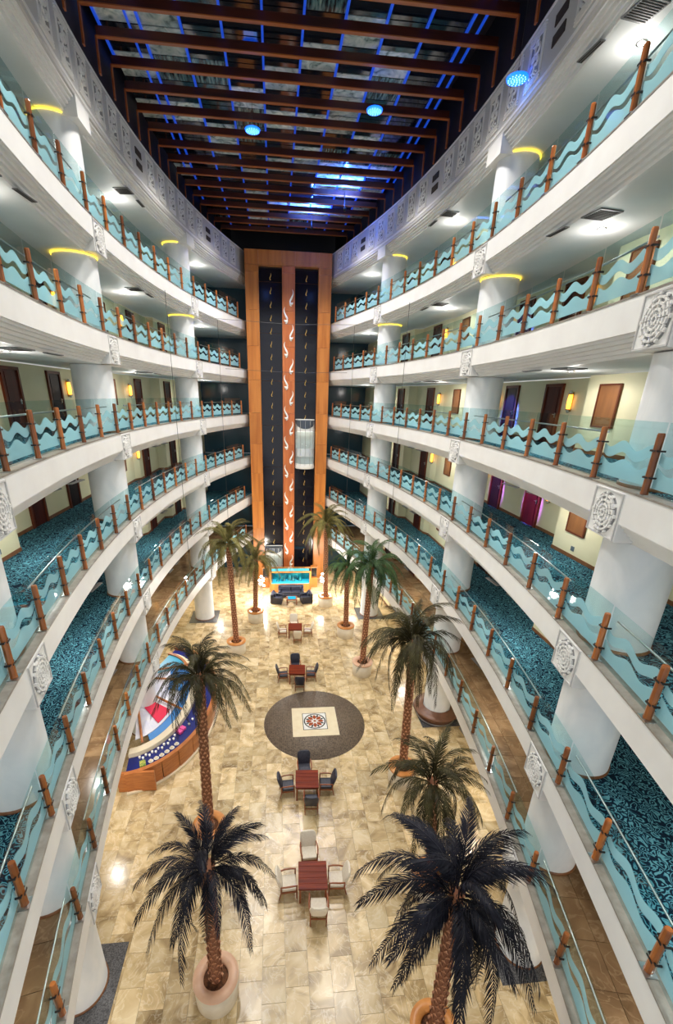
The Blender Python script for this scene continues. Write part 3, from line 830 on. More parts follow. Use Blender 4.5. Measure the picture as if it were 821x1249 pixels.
for nm, z in LEVELS[3:]:
    for s, sn in SIDES:
        x, _ = wall_x(33.0)
        d = empty('exit_sign', (s * (x - 1.0), 33.6, z + 2.10), 0)
        tag(d, 'small green lit exit sign hanging in the corridor, %s side, %s' % (sn, gal(nm)), 'sign', 'corridor exit signs')
        MB().box((0, 0, 0), (0.42, 0.05, 0.18)).build('lit_box', M['exit_green'], d)
        MB().tube([(-0.15, 0, 0.09), (-0.15, 0, 0.19)], 0.008).tube([(0.15, 0, 0.09), (0.15, 0, 0.19)], 0.008).build('hanger', M['metal'], d)

def door_spot(y, nm_, z, col, cname, e):
    d = empty('door_spotlight', (8.0, y, z + 2.22)); tag(d, 'small %s spotlight aimed at a room door, right side, %s' % (cname, gal(nm_)), 'spotlight', 'coloured door spotlights')
    MB().lathe([(0.0, 0.06), (0.035, 0.06), (0.04, -0.05), (0.0, -0.05)], 10, cap=False).build('housing', M['metal'], d)
    ld = bpy.data.lights.new('door_spot', 'SPOT'); ld.energy = e; ld.color = col; ld.spot_size = math.radians(44); ld.spot_blend = 0.4; ld.shadow_soft_size = 0.03
    lo = bpy.data.objects.new('door_spot', ld); link(lo, d); lo.location = (0, 0, -0.08)
    v = Vector((wall_x(y)[0], y, z + 1.0)) - Vector((8.0, y, z + 2.14))
    lo.rotation_euler = v.to_track_quat('-Z', 'Y').to_euler()
door_spot(20.4, 'third', 14.0, (0.05, 0.10, 1.0), 'blue', 900)
door_spot(20.4, 'fourth', 10.7, (0.45, 0.12, 1.0), 'violet', 320)
door_spot(17.2, 'fourth', 10.7, (0.45, 0.10, 0.95), 'purple', 320)
door_spot(20.4, 'second', 17.3, (0.05, 0.10, 1.0), 'deep blue', 500)

# ------------------------------------------------------------------ roof: beams, blue mullions, night glass
ceil = empty('ceiling', (0, 0, 0))
tag(ceil, 'dark glazed roof with wooden beams and blue bars', 'ceiling', kind='structure')
def BX(y): return max(6.42 - 0.0055 * (y - 18.4) ** 2, 2.0)
MB().box((0, 19, 27.3), (30, 50, 0.2)).build('roof_deck', M['black'], ceil)
mb = MB()
for s in (-1, 1):
    mb.quad_strip([[(s * (BX(y) + 0.16), y, 25.0), (s * (BX(y) + 0.16), y, 27.25)] for y in YS])
    mb.quad_strip([[(edge(y, s, 0.05).x, y, 25.04), (s * 10.5, y, 25.04)] for y in YS])
mb.box((0, 41.2, 25), (22, 0.2, 5))
mb.build('upstand', M['black'], ceil)
ys_b = [11.0 + 1.335 * k for k in range(21)]
for y in ys_b:
    if y > 38.4: continue
    L = BX(y)
    bo = MB().box((0, y, 26.13), (2 * L, 0.12, 0.22)).build('beam', M['beam'], ceil)
    MB().box((0, y, 26.0), (2 * L, 0.14, 0.03)).build('beam_edge', M['beam_edge'], bo)
    mb = MB()
    for s in (-1, 1): mb.box((s * (L + 0.02), y, 25.55), (0.05, 0.13, 0.92))
    mb.build('beam_leg', M['beam_edge'], bo)
GX = 1.30
XS = [(-5 + k) * GX + 0.2 for k in range(10)]
for k, x in enumerate(XS):
    yl = [y for y in YS if abs(x) < BX(y) - 0.02 and y > 9.5]
    MB().box((x, (yl[0] + min(yl[-1], 38.2)) / 2, 26.36), (0.075, min(yl[-1], 38.2) - yl[0], 0.08)).build('mullion', M['mullion'], ceil)
for s in (-1, 1):
    MB().box((s * 5.55 + 0.2, 22, 26.36), (0.055, 16, 0.08)).build('mullion', M['mullion'], ceil)
mb = MB().box((0, 0, 0), (GX - 0.06, 1.335 - 0.05, 0.02))
PANES = [mb.mesh('roof_pane', M[k]) for k in ('roof_dark', 'roof_pale', 'roof_teal')]
rnd = random.Random(12)
for j, y in enumerate(ys_b[:-1]):
    yc = y + 0.667
    for x in XS[:-1]:
        xc = x + GX / 2
        if abs(xc) > BX(yc) + 0.3 or yc > 38.2: continue
        q = rnd.random()
        kind = 1 if q < (0.75 if 0.5 < xc < 5.5 and 28.5 < yc < 36 else 0.27) else (2 if q < 0.36 else 0)  # extra pale panes added by the tower to brighten the blue wash
        inst('roof_pane', PANES[kind], ceil, (xc, yc, 26.40))

# blue discs with wires, added in place of reflections in the lift glass
def reflection_disc(x, y, z, label):
    d = empty('blue_reflection_disc', (x, y, z))
    tag(d, label, 'lamp', 'blue reflection discs')
    MB().lathe([(0.0, 0.05), (0.20, 0.05), (0.30, 0.0), (0.28, -0.05), (0.0, -0.05)], 24, cap=False).build('housing', M['blue_reflection'], d)
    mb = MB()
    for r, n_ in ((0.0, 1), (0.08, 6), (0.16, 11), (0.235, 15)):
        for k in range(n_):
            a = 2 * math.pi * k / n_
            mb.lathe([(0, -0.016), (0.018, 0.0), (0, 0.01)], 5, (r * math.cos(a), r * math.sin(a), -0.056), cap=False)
    mb.build('reflection_dots', M['cyan_reflection'], d)
    MB().tube([(0, 0, 0.05), (0, 0, 26.0 - z)], 0.006, 4).build('added_wire', M['wire'], d)
    ld = bpy.data.lights.new('added_disc_glow', 'POINT'); ld.energy = 4; ld.color = (0.15, 0.35, 1.0); ld.shadow_soft_size = 0.25
    lo = bpy.data.objects.new('added_disc_glow', ld); link(lo, d); lo.location = (0, 0, -0.25)
DISC = [((308, 158), 23.0, 'blue disc standing for a glass reflection, leftmost and farthest of the three under the roof'), ((457, 134), 21.6, 'blue disc standing for a glass reflection, middle one of the three under the roof'), ((631, 95), 16.5, 'blue disc standing for a glass reflection, rightmost one, in front of the carved frieze')]
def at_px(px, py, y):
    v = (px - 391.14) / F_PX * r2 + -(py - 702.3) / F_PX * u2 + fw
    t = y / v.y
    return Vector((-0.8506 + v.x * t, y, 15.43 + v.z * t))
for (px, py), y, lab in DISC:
    p = at_px(px, py, y); reflection_disc(p.x, p.y, p.z, lab)
# blue wash on the roof by the lift tower
for x, y in ((1.6, 33.8), (3.2, 30.5)):
    f = empty('blue_uplight', (x, y, 25.25)); tag(f, 'small blue uplight washing the roof by the tower, %s one' % ('far' if y > 32 else 'near'), 'lamp', 'blue roof uplights')
    MB().lathe([(0, -0.1), (0.06, -0.1), (0.08, 0.05), (0.0, 0.05)], 10, cap=False).build('housing', M['black'], f)
    MB().tube([(0, 0, -0.05), (0.0, 0.22, 0.1), (0.0, 0.22, 0.75)], 0.015, 5).build('bracket_arm', M['black'], f)
    ld = bpy.data.lights.new('blue_wash', 'SPOT'); ld.energy = 1100; ld.color = (0.05, 0.18, 1.0); ld.spot_size = math.radians(150); ld.spot_blend = 0.6; ld.shadow_soft_size = 0.05
    lo = bpy.data.objects.new('blue_wash', ld); link(lo, f); lo.location = (0, 0, 0.08); lo.rotation_euler = (math.pi, 0, 0)

# unseen spotlights added under the roof to fill the hall with light
for k, (x, y) in enumerate(((-2.6, 11.7), (2.6, 11.7), (-3.2, 18.4), (3.2, 18.4), (-3.0, 25.1), (3.0, 25.1), (-1.6, 31.8), (2.0, 31.8))):
    ld = bpy.data.lights.new('hall_fill_spot', 'SPOT'); ld.energy = HALL_FILL_W; ld.color = (1.0, 0.95, 0.87); ld.spot_size = math.radians(125); ld.spot_blend = 0.8; ld.shadow_soft_size = 0.5
    lo = bpy.data.objects.new('hall_fill_spot', ld); link(lo); lo.location = (x, y, 25.9)

# ------------------------------------------------------------------ lift tower
TY, TX0, TX1, TZ = 37.6, -2.85, 3.38, 24.92
tower = empty('lift_tower', (0.27, TY, 0))
tag(tower, 'tall orange wooden lift tower with two black shafts at the far end', 'tower')
def tbox(name, x0, x1, z0, z1, y0, y1, m, parent=tower):
    return MB().box(((x0 + x1) / 2 - 0.27, (y0 + y1) / 2 - TY, (z0 + z1) / 2), (x1 - x0, y1 - y0, z1 - z0)).build(name, m, parent)
SH = ((-1.88, -0.21), (0.73, 2.43))
tbox('core', TX0 + 0.05, TX1 - 0.05, 0, TZ - 0.02, TY + 0.55, TY + 3.0, M['tower'])
step = 2.36
zz = 0.0
while zz < 24.0 - 0.1:
    z1 = min(zz + step, 24.02)
    for x0, x1, m in ((TX0, SH[0][0], 'tower'), (SH[0][1], SH[1][0], 'tower_mid'), (SH[1][1], TX1, 'tower')):
        tbox('wood_panel', x0 + 0.006, x1 - 0.006, zz + 0.006, z1 - 0.006, TY, TY + 0.56, M[m])
    zz += step
for x0, x1 in ((TX0, SH[0][0]), (SH[0][0], SH[0][1]), (SH[0][1], SH[1][0]), (SH[1][0], SH[1][1]), (SH[1][1], TX1)):
    tbox('wood_panel', x0 + 0.004, x1 - 0.004, 24.03, TZ, TY, TY + 0.56, M['tower'])
for x0, x1 in SH:
    zz = 0.0
    while zz < 24:
        z1 = min(zz + 3.3, 24.02)
        tbox('shaft_glass', x0, x1, zz + 0.01, z1 - 0.01, TY + 0.47, TY + 0.56, M['shaft'])
        zz += 3.3
# small gold ornaments down the middle of each shaft
mb = MB()
mb.tube([(0.05, 0, 0.26), (0.06, 0, 0.12), (0.0, 0, 0.0), (-0.06, 0, -0.10), (-0.02, 0, -0.22), (0.05, 0, -0.2)], [0.008, 0.022, 0.03, 0.03, 0.028, 0.015], 5)
GOLD = mb.mesh('gold_ornament', M['gold'])
for x0, x1 in SH:
    for k in range(27):
        inst('gold_ornament', GOLD, tower, ((x0 + x1) / 2 - 0.27, 0.43, 23.4 - k * 0.87), (0, 0, 0), (0.75, 0.75, 0.85))
# white scrolls on the middle pier: slim stem that swells and hooks into a leaf
mb = MB()
stem = [(0.13, 0, 0.56), (0.19, 0, 0.42), (0.19, 0, 0.26), (0.12, 0, 0.10), (0.03, 0, -0.06), (-0.04, 0, -0.20), (-0.03, 0, -0.33)]
mb.tube(stem, [0.008, 0.03, 0.05, 0.065, 0.08, 0.07, 0.04], 6)
leaf = [(-0.07, 0, -0.30), (0.02, 0, -0.36), (0.12, 0, -0.34), (0.20, 0, -0.26)]
mb.tube(leaf, [0.07, 0.105, 0.085, 0.01], 6)
mb.tube([(-0.05, 0, -0.40), (0.05, 0, -0.50), (0.10, 0, -0.48)], [0.05, 0.05, 0.01], 6)
SCROLL = mb.mesh('scroll_ornament', M['scroll'])
for k in range(19):
    right = k % 2 == 0
    inst('scroll_ornament', SCROLL, tower, (0.26 - 0.27 + (0.16 if right else -0.16) - (0.02 if right else -0.02), -0.03, 22.05 - k * 1.13), (0, 0, 0), (1 if right else -1, 0.8, 1.0))
# base shelf lights are at the tower foot
def lift_car(x0, x1, zb, zt, label):
    cx_, r = (x0 + x1) / 2, (x1 - x0) / 2 - 0.08
    d = empty('lift_car', (cx_, TY + 0.30, zb)); tag(d, label, 'lift car', 'glass lift cars')
    H_ = zt - zb
    def half(prof, name, m, n=16, parent=d):
        mb = MB(); rows = []
        for k in range(n + 1):
            a = math.pi + math.pi * k / n
            rows.append([(rr * math.cos(a), rr * math.sin(a) * 0.75, z_) for rr, z_ in prof])
        mb.quad_strip(rows, True)
        return mb.build(name, m, parent)
    half([(0.001, 0.0), (r * 0.95, 0.0), (r * 1.08, 0.10), (r, 0.42)], 'base_pan', M['car_white'])
    half([(0.001, 0.31), (r - 0.06, 0.31)], 'car_floor', M['car_white'])
    half([(r - 0.02, 0.30), (r - 0.02, H_ * 0.26)], 'lower_glass', M['glass'])
    half([(r, H_ * 0.26), (r + 0.01, H_ * 0.42)], 'waist_band', M['stair_steel'])
    half([(r - 0.01, H_ * 0.42), (r - 0.01, H_ * 0.76)], 'upper_glass', M['glass'])
    half([(r - 0.02, H_ * 0.76), (r - 0.01, H_ * 0.98)], 'crown_band', M['car_white'])
    mb = MB(); rows = []
    for k in range(25):
        a = math.pi + math.pi * k / 24
        zl = H_ * (0.975 - 0.16 * max(0.0, math.sin(math.pi * k / 24)) ** 0.8)
        rows.append([((r + 0.01) * math.cos(a), (r + 0.01) * math.sin(a) * 0.75, zl), ((r + 0.02) * math.cos(a), (r + 0.02) * math.sin(a) * 0.75, H_ * 0.982)])
    mb.quad_strip(rows, True); mb.build('crown_hood', M['lift_roof'], d)
    half([(0.001, H_ * 0.985), (r + 0.01, H_ * 0.985)], 'roof', M['lift_roof'])
    half([(0.001, H_ * 0.755), (r - 0.05, H_ * 0.755)], 'ceiling_light', M['car_glow'])
    mb = MB()
    for k in range(7):
        a = math.pi + math.pi * k / 6
        mb.tube([((r + 0.005) * math.cos(a), (r + 0.005) * math.sin(a) * 0.75, 0.2), ((r + 0.005) * math.cos(a), (r + 0.005) * math.sin(a) * 0.75, H_ * 0.97)], 0.02, 5)
    mb.build('mullions', M['metal'], d)
    MB().box((0, 0.10, H_ / 2), (2 * r, 0.04, H_)).build('back_wall', M['car_white'], d)
lift_car(SH[1][0], SH[1][1], 9.85, 13.75, 'lit glass lift car halfway up the right shaft')
lift_car(SH[0][0], SH[0][1], 0.05, 3.05, 'glass lift car standing at the foot of the left shaft')

# lobby end wall pieces beside the tower on every gallery
for i, (nm, z) in enumerate([('ground floor', 0.0)] + [(gal(n_), z) for n_, z in LEVELS]):
    b = MB().box((0.27, 40.66, z + 1.66 if z else 2.05), (15.0, 0.1, 3.28 if z else 4.06)).build('trim_%d' % (i + 1), M['lobby'])
    tag(b, 'dark teal glazed end wall behind the tower, %s' % nm, 'end wall', kind='structure')

# ------------------------------------------------------------------ aquarium and lounge at the tower foot
aq = empty('aquarium', (0.3, 34.6, 0)); tag(aq, 'wood-framed aquarium with lit turquoise water before the lift tower', 'aquarium')
def lb(name, c, d, m, parent, bev=0):
    o = MB().box(c, d).build(name, m, parent)
    if bev: bevel_mesh(o.data, bev)
    return o
lb('plinth', (0, 0.5, 0.36), (3.48, 1.0, 0.72), M['tower'], aq)
fr = lb('frame', (0, 0.02, 1.80), (3.48, 0.10, 0.12), M['tower'], aq)
lb('frame_post', (-1.67, 0.02, 1.23), (0.14, 0.10, 1.02), M['tower'], aq); lb('frame_post', (1.67, 0.02, 1.23), (0.14, 0.10, 1.02), M['tower'], aq)
lb('tank_back', (0, 0.95, 1.23), (3.2, 0.06, 1.02), M['water_dark'], aq)
lb('tank_side', (-1.62, 0.5, 1.23), (0.04, 0.9, 1.02), M['water_dark'], aq); lb('tank_side', (1.62, 0.5, 1.23), (0.04, 0.9, 1.02), M['water_dark'], aq)
lb('sand', (0, 0.5, 0.76), (3.2, 0.86, 0.08), M['water_top'], aq)
lb('front_pane', (0, 0.06, 1.23), (3.2, 0.02, 1.02), M['glass'], aq)
mb = MB()
rr_ = random.Random(3)
for k in range(9):
    mb.lathe([(0.16 * rr_.uniform(.6, 1.2), 0), (0.12, rr_.uniform(.15, .3)), (0.02, rr_.uniform(.3, .5))], 7, (rr_.uniform(-1.4, 1.4), rr_.uniform(.35, .8), 0.8))
mb.build('rocks', M['water_dark'], aq)
lb('water_surface', (0, 0.5, 1.74), (3.2, 0.86, 0.02), M['water_top'], aq)
lb('back_rim', (0, 1.02, 1.80), (3.48, 0.10, 0.12), M['tower'], aq)
mb = MB()
for k in range(5): mb.tube([(0.1 * (k - 2), 0.5, 1.75), (0.07 * (k - 2), 0.5, 2.05 + 0.08 * (2 - abs(k - 2))), (0.14 * (k - 2), 0.5, 1.76)], 0.012, 5)
mb.build('fountain_jet', M['scroll'], aq)
for s, sn in SIDES:
    w = empty('side_cabinet', (0.3 + s * 2.08, 35.5, 0)); tag(w, 'wooden side cabinet with dark opening, %s of the aquarium' % sn, 'cabinet', 'aquarium side cabinets')
    lb('carcass', (0, 0.25, 0.45), (0.60, 0.5, 0.90), M['tower'], w); lb('top', (0, 0.25, 1.84), (0.60, 0.5, 0.08), M['tower'], w)
    lb('post', (-0.27, 0.25, 1.35), (0.06, 0.5, 0.92), M['tower'], w); lb('post', (0.27, 0.25, 1.35), (0.06, 0.5, 0.92), M['tower'], w); lb('dark_back', (0, 0.40, 1.35), (0.48, 0.05, 0.90), M['shaft'], w)

def upholstered(name, w, d, x, y, rz, label, cat, group=None):
    o = empty(name, (x, y, 0), rz); tag(o, label, cat, group)
    n = 2 if w > 1.4 else 1
    lb('base', (0, 0, 0.20), (w, d, 0.28), M['navy_fabric'], o, 0.03)
    iw = (w - 0.40) / n
    for k in range(n): lb('seat_cushion', (-(w - 0.4) / 2 + iw * (k + .5), -0.08, 0.42), (iw - 0.02, d - 0.26, 0.16), M['navy_fabric'], o, 0.04)
    lb('backrest', (0, d / 2 - 0.11, 0.55), (w, 0.22, 0.62), M['navy_fabric'], o, 0.05)
    for k in range(n): lb('back_cushion', (-(w - 0.4) / 2 + iw * (k + .5), d / 2 - 0.29, 0.66), (iw - 0.03, 0.16, 0.36), M['navy_fabric'], o, 0.05)
    for sx in (-1, 1):
        lb('arm', (sx * (w / 2 - 0.10), 0, 0.42), (0.20, d, 0.42), M['navy_fabric'], o, 0.04)
        for sy_ in (-1, 1): lb('foot', (sx * (w / 2 - 0.08), sy_ * (d / 2 - 0.08), 0.03), (0.06, 0.06, 0.06), M['wire'], o)
upholstered('sofa', 2.1, 0.85, 0.32, 33.75, 0, 'dark navy two-seat sofa below the aquarium', 'sofa')
upholstered('club_chair', 0.95, 0.9, -0.85, 32.55, math.radians(80), 'dark navy club armchair left of the blue table', 'armchair', 'lounge club chairs')
upholstered('club_chair', 0.95, 0.9, 1.5, 32.55, math.radians(-80), 'dark navy club armchair right of the blue table', 'armchair', 'lounge club chairs')
ct = empty('coffee_table', (0.33, 32.35, 0)); tag(ct, 'square wooden coffee table with shiny blue glass top', 'table')
lb('top_frame', (0, 0, 0.44), (0.85, 0.75, 0.05), M['chair_wood'], ct); lb('glass_top', (0, 0, 0.475), (0.62, 0.55, 0.012), M['blue_glass_top'], ct)
for sx in (-1, 1):
    for sy_ in (-1, 1): lb('leg', (sx * 0.38, sy_ * 0.33, 0.21), (0.06, 0.06, 0.42), M['chair_wood'], ct)
# bright floor lamps by the two palms at the tower foot
for x, y, lab in ((-2.05, 33.2, 'bright globe floor lamp left of the aquarium'), (2.95, 33.6, 'bright globe floor lamp right of the aquarium')):
    d = empty('floor_lamp', (x, y, 0)); tag(d, lab, 'lamp', 'aquarium floor lamps')
    MB().lathe([(0.16, 0), (0.16, 0.03), (0.02, 0.05), (0.02, 1.3)], 12).build('stand', M['metal'], d)
    mb = MB()
    for k in range(7):
        a = k * 2.4; mb.lathe([(0, -0.09), (0.08, -0.04), (0.09, 0.02), (0.06, 0.07), (0, 0.09)], 10, (0.17 * math.cos(a), 0.17 * math.sin(a), 1.2 + 0.12 * k), cap=False)
    mb.build('globes', M['lamp_lens'], d)
    ld = bpy.data.lights.new('globe_glow', 'POINT'); ld.energy = 260; ld.shadow_soft_size = 0.25; ld.color = (1, 0.95, 0.85)
    lo = bpy.data.objects.new('globe_glow', ld); link(lo, d); lo.location = (0, -0.5, 1.7)

# ------------------------------------------------------------------ floor medallion
fm = empty('floor_medallion', (0.98, 18.18, 0)); tag(fm, 'round dark mosaic floor medallion with cream square and red rosette', 'floor inlay')
MB().lathe([(0.0, 0.012), (2.56, 0.012), (2.56, 0.0)], 72, cap=False).build('mosaic_disc', M['mosaic'], fm)
lb('cream_square', (0.02, 0.05, 0.014), (2.3, 2.15, 0.008), M['mosaic_cream'], fm)
lb('black_border', (0.02, 0.05, 0.018), (1.24, 1.24, 0.006), M['mosaic_black'], fm)
lb('white_square', (0.02, 0.05, 0.021), (1.17, 1.17, 0.006), M['mosaic_white'], fm)
mb = MB(); rows = []
for k in range(41):
    a = 2 * math.pi * k / 40; rows.append([(0.02 + r * math.cos(a), 0.05 + r * math.sin(a), 0.026) for r in (0.50, 0.56)])
mb.quad_strip(rows); mb.build('ring', M['mosaic_black'], fm, fix=False)
def petal(r0, r1, w, m, a, zz):
    pts = []
    for t, ww in ((0, 0.15), (0.35, 1), (0.7, 0.8), (1, 0)):
        pts.append((r0 + (r1 - r0) * t, w * ww))
    poly = [(x, y_) for x, y_ in pts] + [(x, -y_) for x, y_ in reversed(pts[:-1])]
    c_, s_ = math.cos(a), math.sin(a)
    mb = MB(); mb.face([(0.02 + x * c_ - y_ * s_, 0.05 + x * s_ + y_ * c_, zz) for x, y_ in poly]); mb.build('petal', m, fm)
for k in range(8):
    petal(0.14, 0.47, 0.10, M['mosaic_red'], k * math.pi / 4, 0.028)
    petal(0.30, 0.50, 0.05, M['mosaic_black'], (k + .5) * math.pi / 4, 0.027)
MB().lathe([(0.0, 0.0285), (0.13, 0.0285), (0.13, 0.026)], 20, (0.02, 0.05, 0), cap=False).build('hub', M['mosaic_white'], fm)
MB().lathe([(0.0, 0.030), (0.07, 0.030), (0.07, 0.028)], 16, (0.02, 0.05, 0), cap=False).build('hub_centre', M['mosaic_red'], fm)

# ------------------------------------------------------------------ tables and armchairs
def arm_me(name, m, boxes=(), tubes=(), bev=0.0):
    mb = MB()
    for c, d in boxes: mb.box(c, d)
    me = mb.mesh(name, m)
    if bev: bevel_mesh(me, bev, 2)
    return me
def chair_parts(fabric):
    P = []
    me = bevel_mesh(MB().box((0, 0.0, 0.42), (0.50, 0.50, 0.13)).mesh('seat', fabric), 0.035, 2); P.append(('seat', me))
    mb = MB(); rows = []
    for z_, y_, w_, th in ((0.44, 0.23, 0.24, 0.06), (0.60, 0.27, 0.275, 0.07), (0.80, 0.33, 0.295, 0.07), (0.95, 0.375, 0.28, 0.06), (1.02, 0.39, 0.22, 0.03)):
        row = []
        for k in range(12):
            a = 2 * math.pi * k / 12
            ca, sa = math.cos(a), math.sin(a)
            row.append((w_ * math.copysign(abs(ca) ** 0.55, ca), y_ + th * math.copysign(abs(sa) ** 0.7, sa) + 0.03 * (ca * ca) * -1 + 0.02, z_))
        rows.append(row)
    mb.quad_strip(rows, True, close_v=True); mb.face(rows[0]); mb.face(rows[-1][::-1])
    P.append(('backrest', mb.mesh('backrest', fabric)))
    for sx in (-1, 1):
        mb = MB().tube([(sx * 0.285, -0.27, 0.655), (sx * 0.30, -0.1, 0.67), (sx * 0.30, 0.12, 0.655), (sx * 0.275, 0.27, 0.63)], [0.024, 0.028, 0.028, 0.022], 8)
        P.append(('armrest', mb.mesh('armrest', M['chair_wood'])))
        for pts in ([(sx * 0.275, -0.24, 0.65), (sx * 0.27, -0.25, 0.40), (sx * 0.255, -0.25, 0.0)], [(sx * 0.265, 0.27, 0.64), (sx * 0.255, 0.25, 0.40), (sx * 0.245, 0.33, 0.0)]):
            P.append(('leg', MB().tube(pts, [0.022, 0.026, 0.018], 6).mesh('leg', M['chair_wood'])))
    mb = MB().box((0, -0.235, 0.33), (0.50, 0.03, 0.06)).box((0, 0.27, 0.26), (0.48, 0.03, 0.05)).box((-0.255, 0, 0.33), (0.03, 0.48, 0.06)).box((0.255, 0, 0.33), (0.03, 0.48, 0.06))
    P.append(('seat_rail', mb.mesh('seat_rail', M['chair_wood'])))
    return P
CH = {'cream': chair_parts(M['cream_fabric']), 'navy': chair_parts(M['navy_fabric'])}
def chair(kind, x, y, rz, label, group):
    d = empty('armchair', (x, y, 0), rz); tag(d, label, 'armchair', group)
    for n_, me in CH[kind]: inst(n_, me, d)
def table(x, y, rz, label, w=0.95):
    d = empty('square_table', (x, y, 0), rz); tag(d, label, 'table', 'square lobby tables')
    mb = MB()
    for k in range(5):
        o = bevel_mesh(MB().box((0, -w / 2 + w * (k + .5) / 5, 0.70), (w, w / 5 - 0.006, 0.045)).mesh('plank', M['table_wood']), 0.004)
        inst('plank', o, d)
    lb('apron', (0, 0, 0.62), (w - 0.12, w - 0.12, 0.10), M['chair_wood'], d)
    for sx in (-1, 1):
        for sy_ in (-1, 1): lb('leg', (sx * (w / 2 - 0.06), sy_ * (w / 2 - 0.06), 0.34), (0.065, 0.065, 0.68), M['chair_wood'], d)
def furniture(x, y, kind, which, gap, jit):
    wds = {'cream': 'cream', 'navy': 'dark navy'}[kind]
    table(x, y, math.radians(-3), 'red-brown square wooden table of the %s' % which)
    for k, (dx, dy, a, pos) in enumerate(((0, -gap - jit[0], math.pi, 'near'), (0, gap + jit[1], 0, 'far'), (-gap, 0, math.pi / 2, 'left'), (gap, 0, -math.pi / 2, 'right'))):
        jx = (0.12 if k == 0 else -0.05) if k < 2 else 0
        chair(kind, x + dx + jx, y + dy, a + math.radians((-4, 2, 3, -3)[k]), '%s armchair on the %s side of the %s' % (wds, pos, which), 'armchairs around the square tables')
furniture(0.22, 9.9, 'cream', 'nearest cream seating group', 0.80, (0.02, 0.20))
furniture(0.30, 13.9, 'navy', 'dark seating group before the floor medallion', 0.80, (0.0, 0.08))
furniture(0.26, 21.9, 'navy', 'dark seating group behind the floor medallion', 0.80, (0.0, 0.05))
furniture(0.38, 27.1, 'cream', 'far cream seating group', 0.86, (-0.05, 0.10))

# ------------------------------------------------------------------ palms
def frond_mesh(name, m, L=2.3, lift=0.9, droop=1.6, seed=0, twist=0.0):
    """one feather leaf arching out along +x: midrib with two rows of narrow leaflets"""
    rn = random.Random(seed)
    mb = MB()
    N = 26
    P = []
    for k in range(N + 1):
        t = k / N
        x = L * (t - 0.22 * t * t * droop * 0.6)
        z = lift * math.sin(min(t * 1.5, 1.6)) * 0.9 - droop * t ** 2.4
        y = twist * t * t
        P.append(Vector((x, y, z)))
    mb.tube(P, [0.020 * (1 - 0.8 * k / N) + 0.003 for k in range(N + 1)], 4)
    for k in range(4, N * 2 + 1):
        t = k / (N * 2)
        i = min(int(t * N), N - 1); f = t * N - i
        p = P[i].lerp(P[i + 1], f)
        tg = (P[i + 1] - P[i]).normalized()
        side = tg.cross(Vector((0, 0, 1))).normalized()
        nrm = side.cross(tg)
        ln = 0.36 * (math.sin(math.pi * min(1, t * 0.82 + 0.16))) ** 0.8 + 0.05
        for sg in (-1, 1):
            l_ = ln * rn.uniform(0.8, 1.15)
            d = (tg * 0.95 + side * sg * (0.62 + rn.uniform(-.1, .1)) - nrm * (0.05 + rn.uniform(-0.1, 0.25))).normalized()
            wv = tg.cross(d).cross(d).normalized() * 0.0135
            q = p + d * l_ * 0.55 - Vector((0, 0, 0.03))
            e = p + d * l_ - Vector((0, 0, 0.12 + 0.10 * t))
            b = len(mb.v)
            mb.v.extend([tuple(p - wv * .6), tuple(p + wv * .6), tuple(q + wv), tuple(q - wv), tuple(e)])
            mb.f.extend([(b, b + 1, b + 2, b + 3), (b + 3, b + 2, b + 4)]); mb.sm.extend([False, False])
    return mb.mesh(name, m)
def trunk_mesh(H_, r0, r1, lean, seed):
    """tapering trunk clothed in a lattice of pointed leaf bases"""
    mb = MB()
    rn = random.Random(seed)
    def cen(t): return Vector((lean[0] * t ** 1.2, lean[1] * t ** 1.2, H_ * t))
    n = 12
    rows = []
    K = 24
    for k in range(K + 1):
        t = k / K; c = cen(t); r = r0 + (r1 - r0) * t
        if t > 0.93: r *= 1 + (t - 0.93) * 4
        rows.append([c + Vector((r * math.cos(2 * math.pi * q / n), r * math.sin(2 * math.pi * q / n), 0)) for q in range(n)])
    mb.quad_strip(rows, True, close_v=True); mb.face(rows[-1])
    core_n = len(mb.f)
    nr = int(H_ / 0.16)
    for k in range(nr):
        t = (k + 0.3) / nr; c = cen(t); r = r0 + (r1 - r0) * t
        m_ = 7
        for q in range(m_):
            a = 2 * math.pi * (q + 0.5 * (k % 2)) / m_ + 0.12 * math.sin(k)
            da = math.pi / m_ * 0.86
            o = Vector((math.cos(a), math.sin(a), 0))
            def pt(aa, rr, dz): return c + Vector((rr * math.cos(aa), rr * math.sin(aa), dz))
            b = len(mb.v)
            mb.v.extend([tuple(pt(a - da, r * 1.0, 0.0)), tuple(pt(a + da, r * 1.0, 0.0)), tuple(pt(a + da * .6, r * 1.16, 0.10)), tuple(pt(a, r * 1.30, 0.14)), tuple(pt(a - da * .6, r * 1.16, 0.10)), tuple(pt(a, r * 0.98, 0.13))])
            mb.f.extend([(b, b + 1, b + 2, b + 3, b + 4), (b + 4, b + 3, b + 5), (b + 3, b + 2, b + 5)]); mb.sm.extend([False] * 3)
    o = mb.build('trunk', [M['trunk_core'], M['trunk']], fix=False)
    for q_, pl in enumerate(o.data.polygons): pl.material_index = 0 if q_ < core_n else 1
    return o
FR = {}
for key in ('frond', 'frond_lit_olive', 'frond_green', 'frond_dim_black'):
    FR[key] = [frond_mesh('frond', M[key], 2.35, 0.95, 1.55, 1, 0.15), frond_mesh('frond', M[key], 2.4, 0.75, 2.1, 2, -0.2), frond_mesh('frond', M[key], 2.2, 1.2, 1.1, 3, 0.1), frond_mesh('frond', M[key], 2.1, 0.45, 2.6, 4, 0.0)]
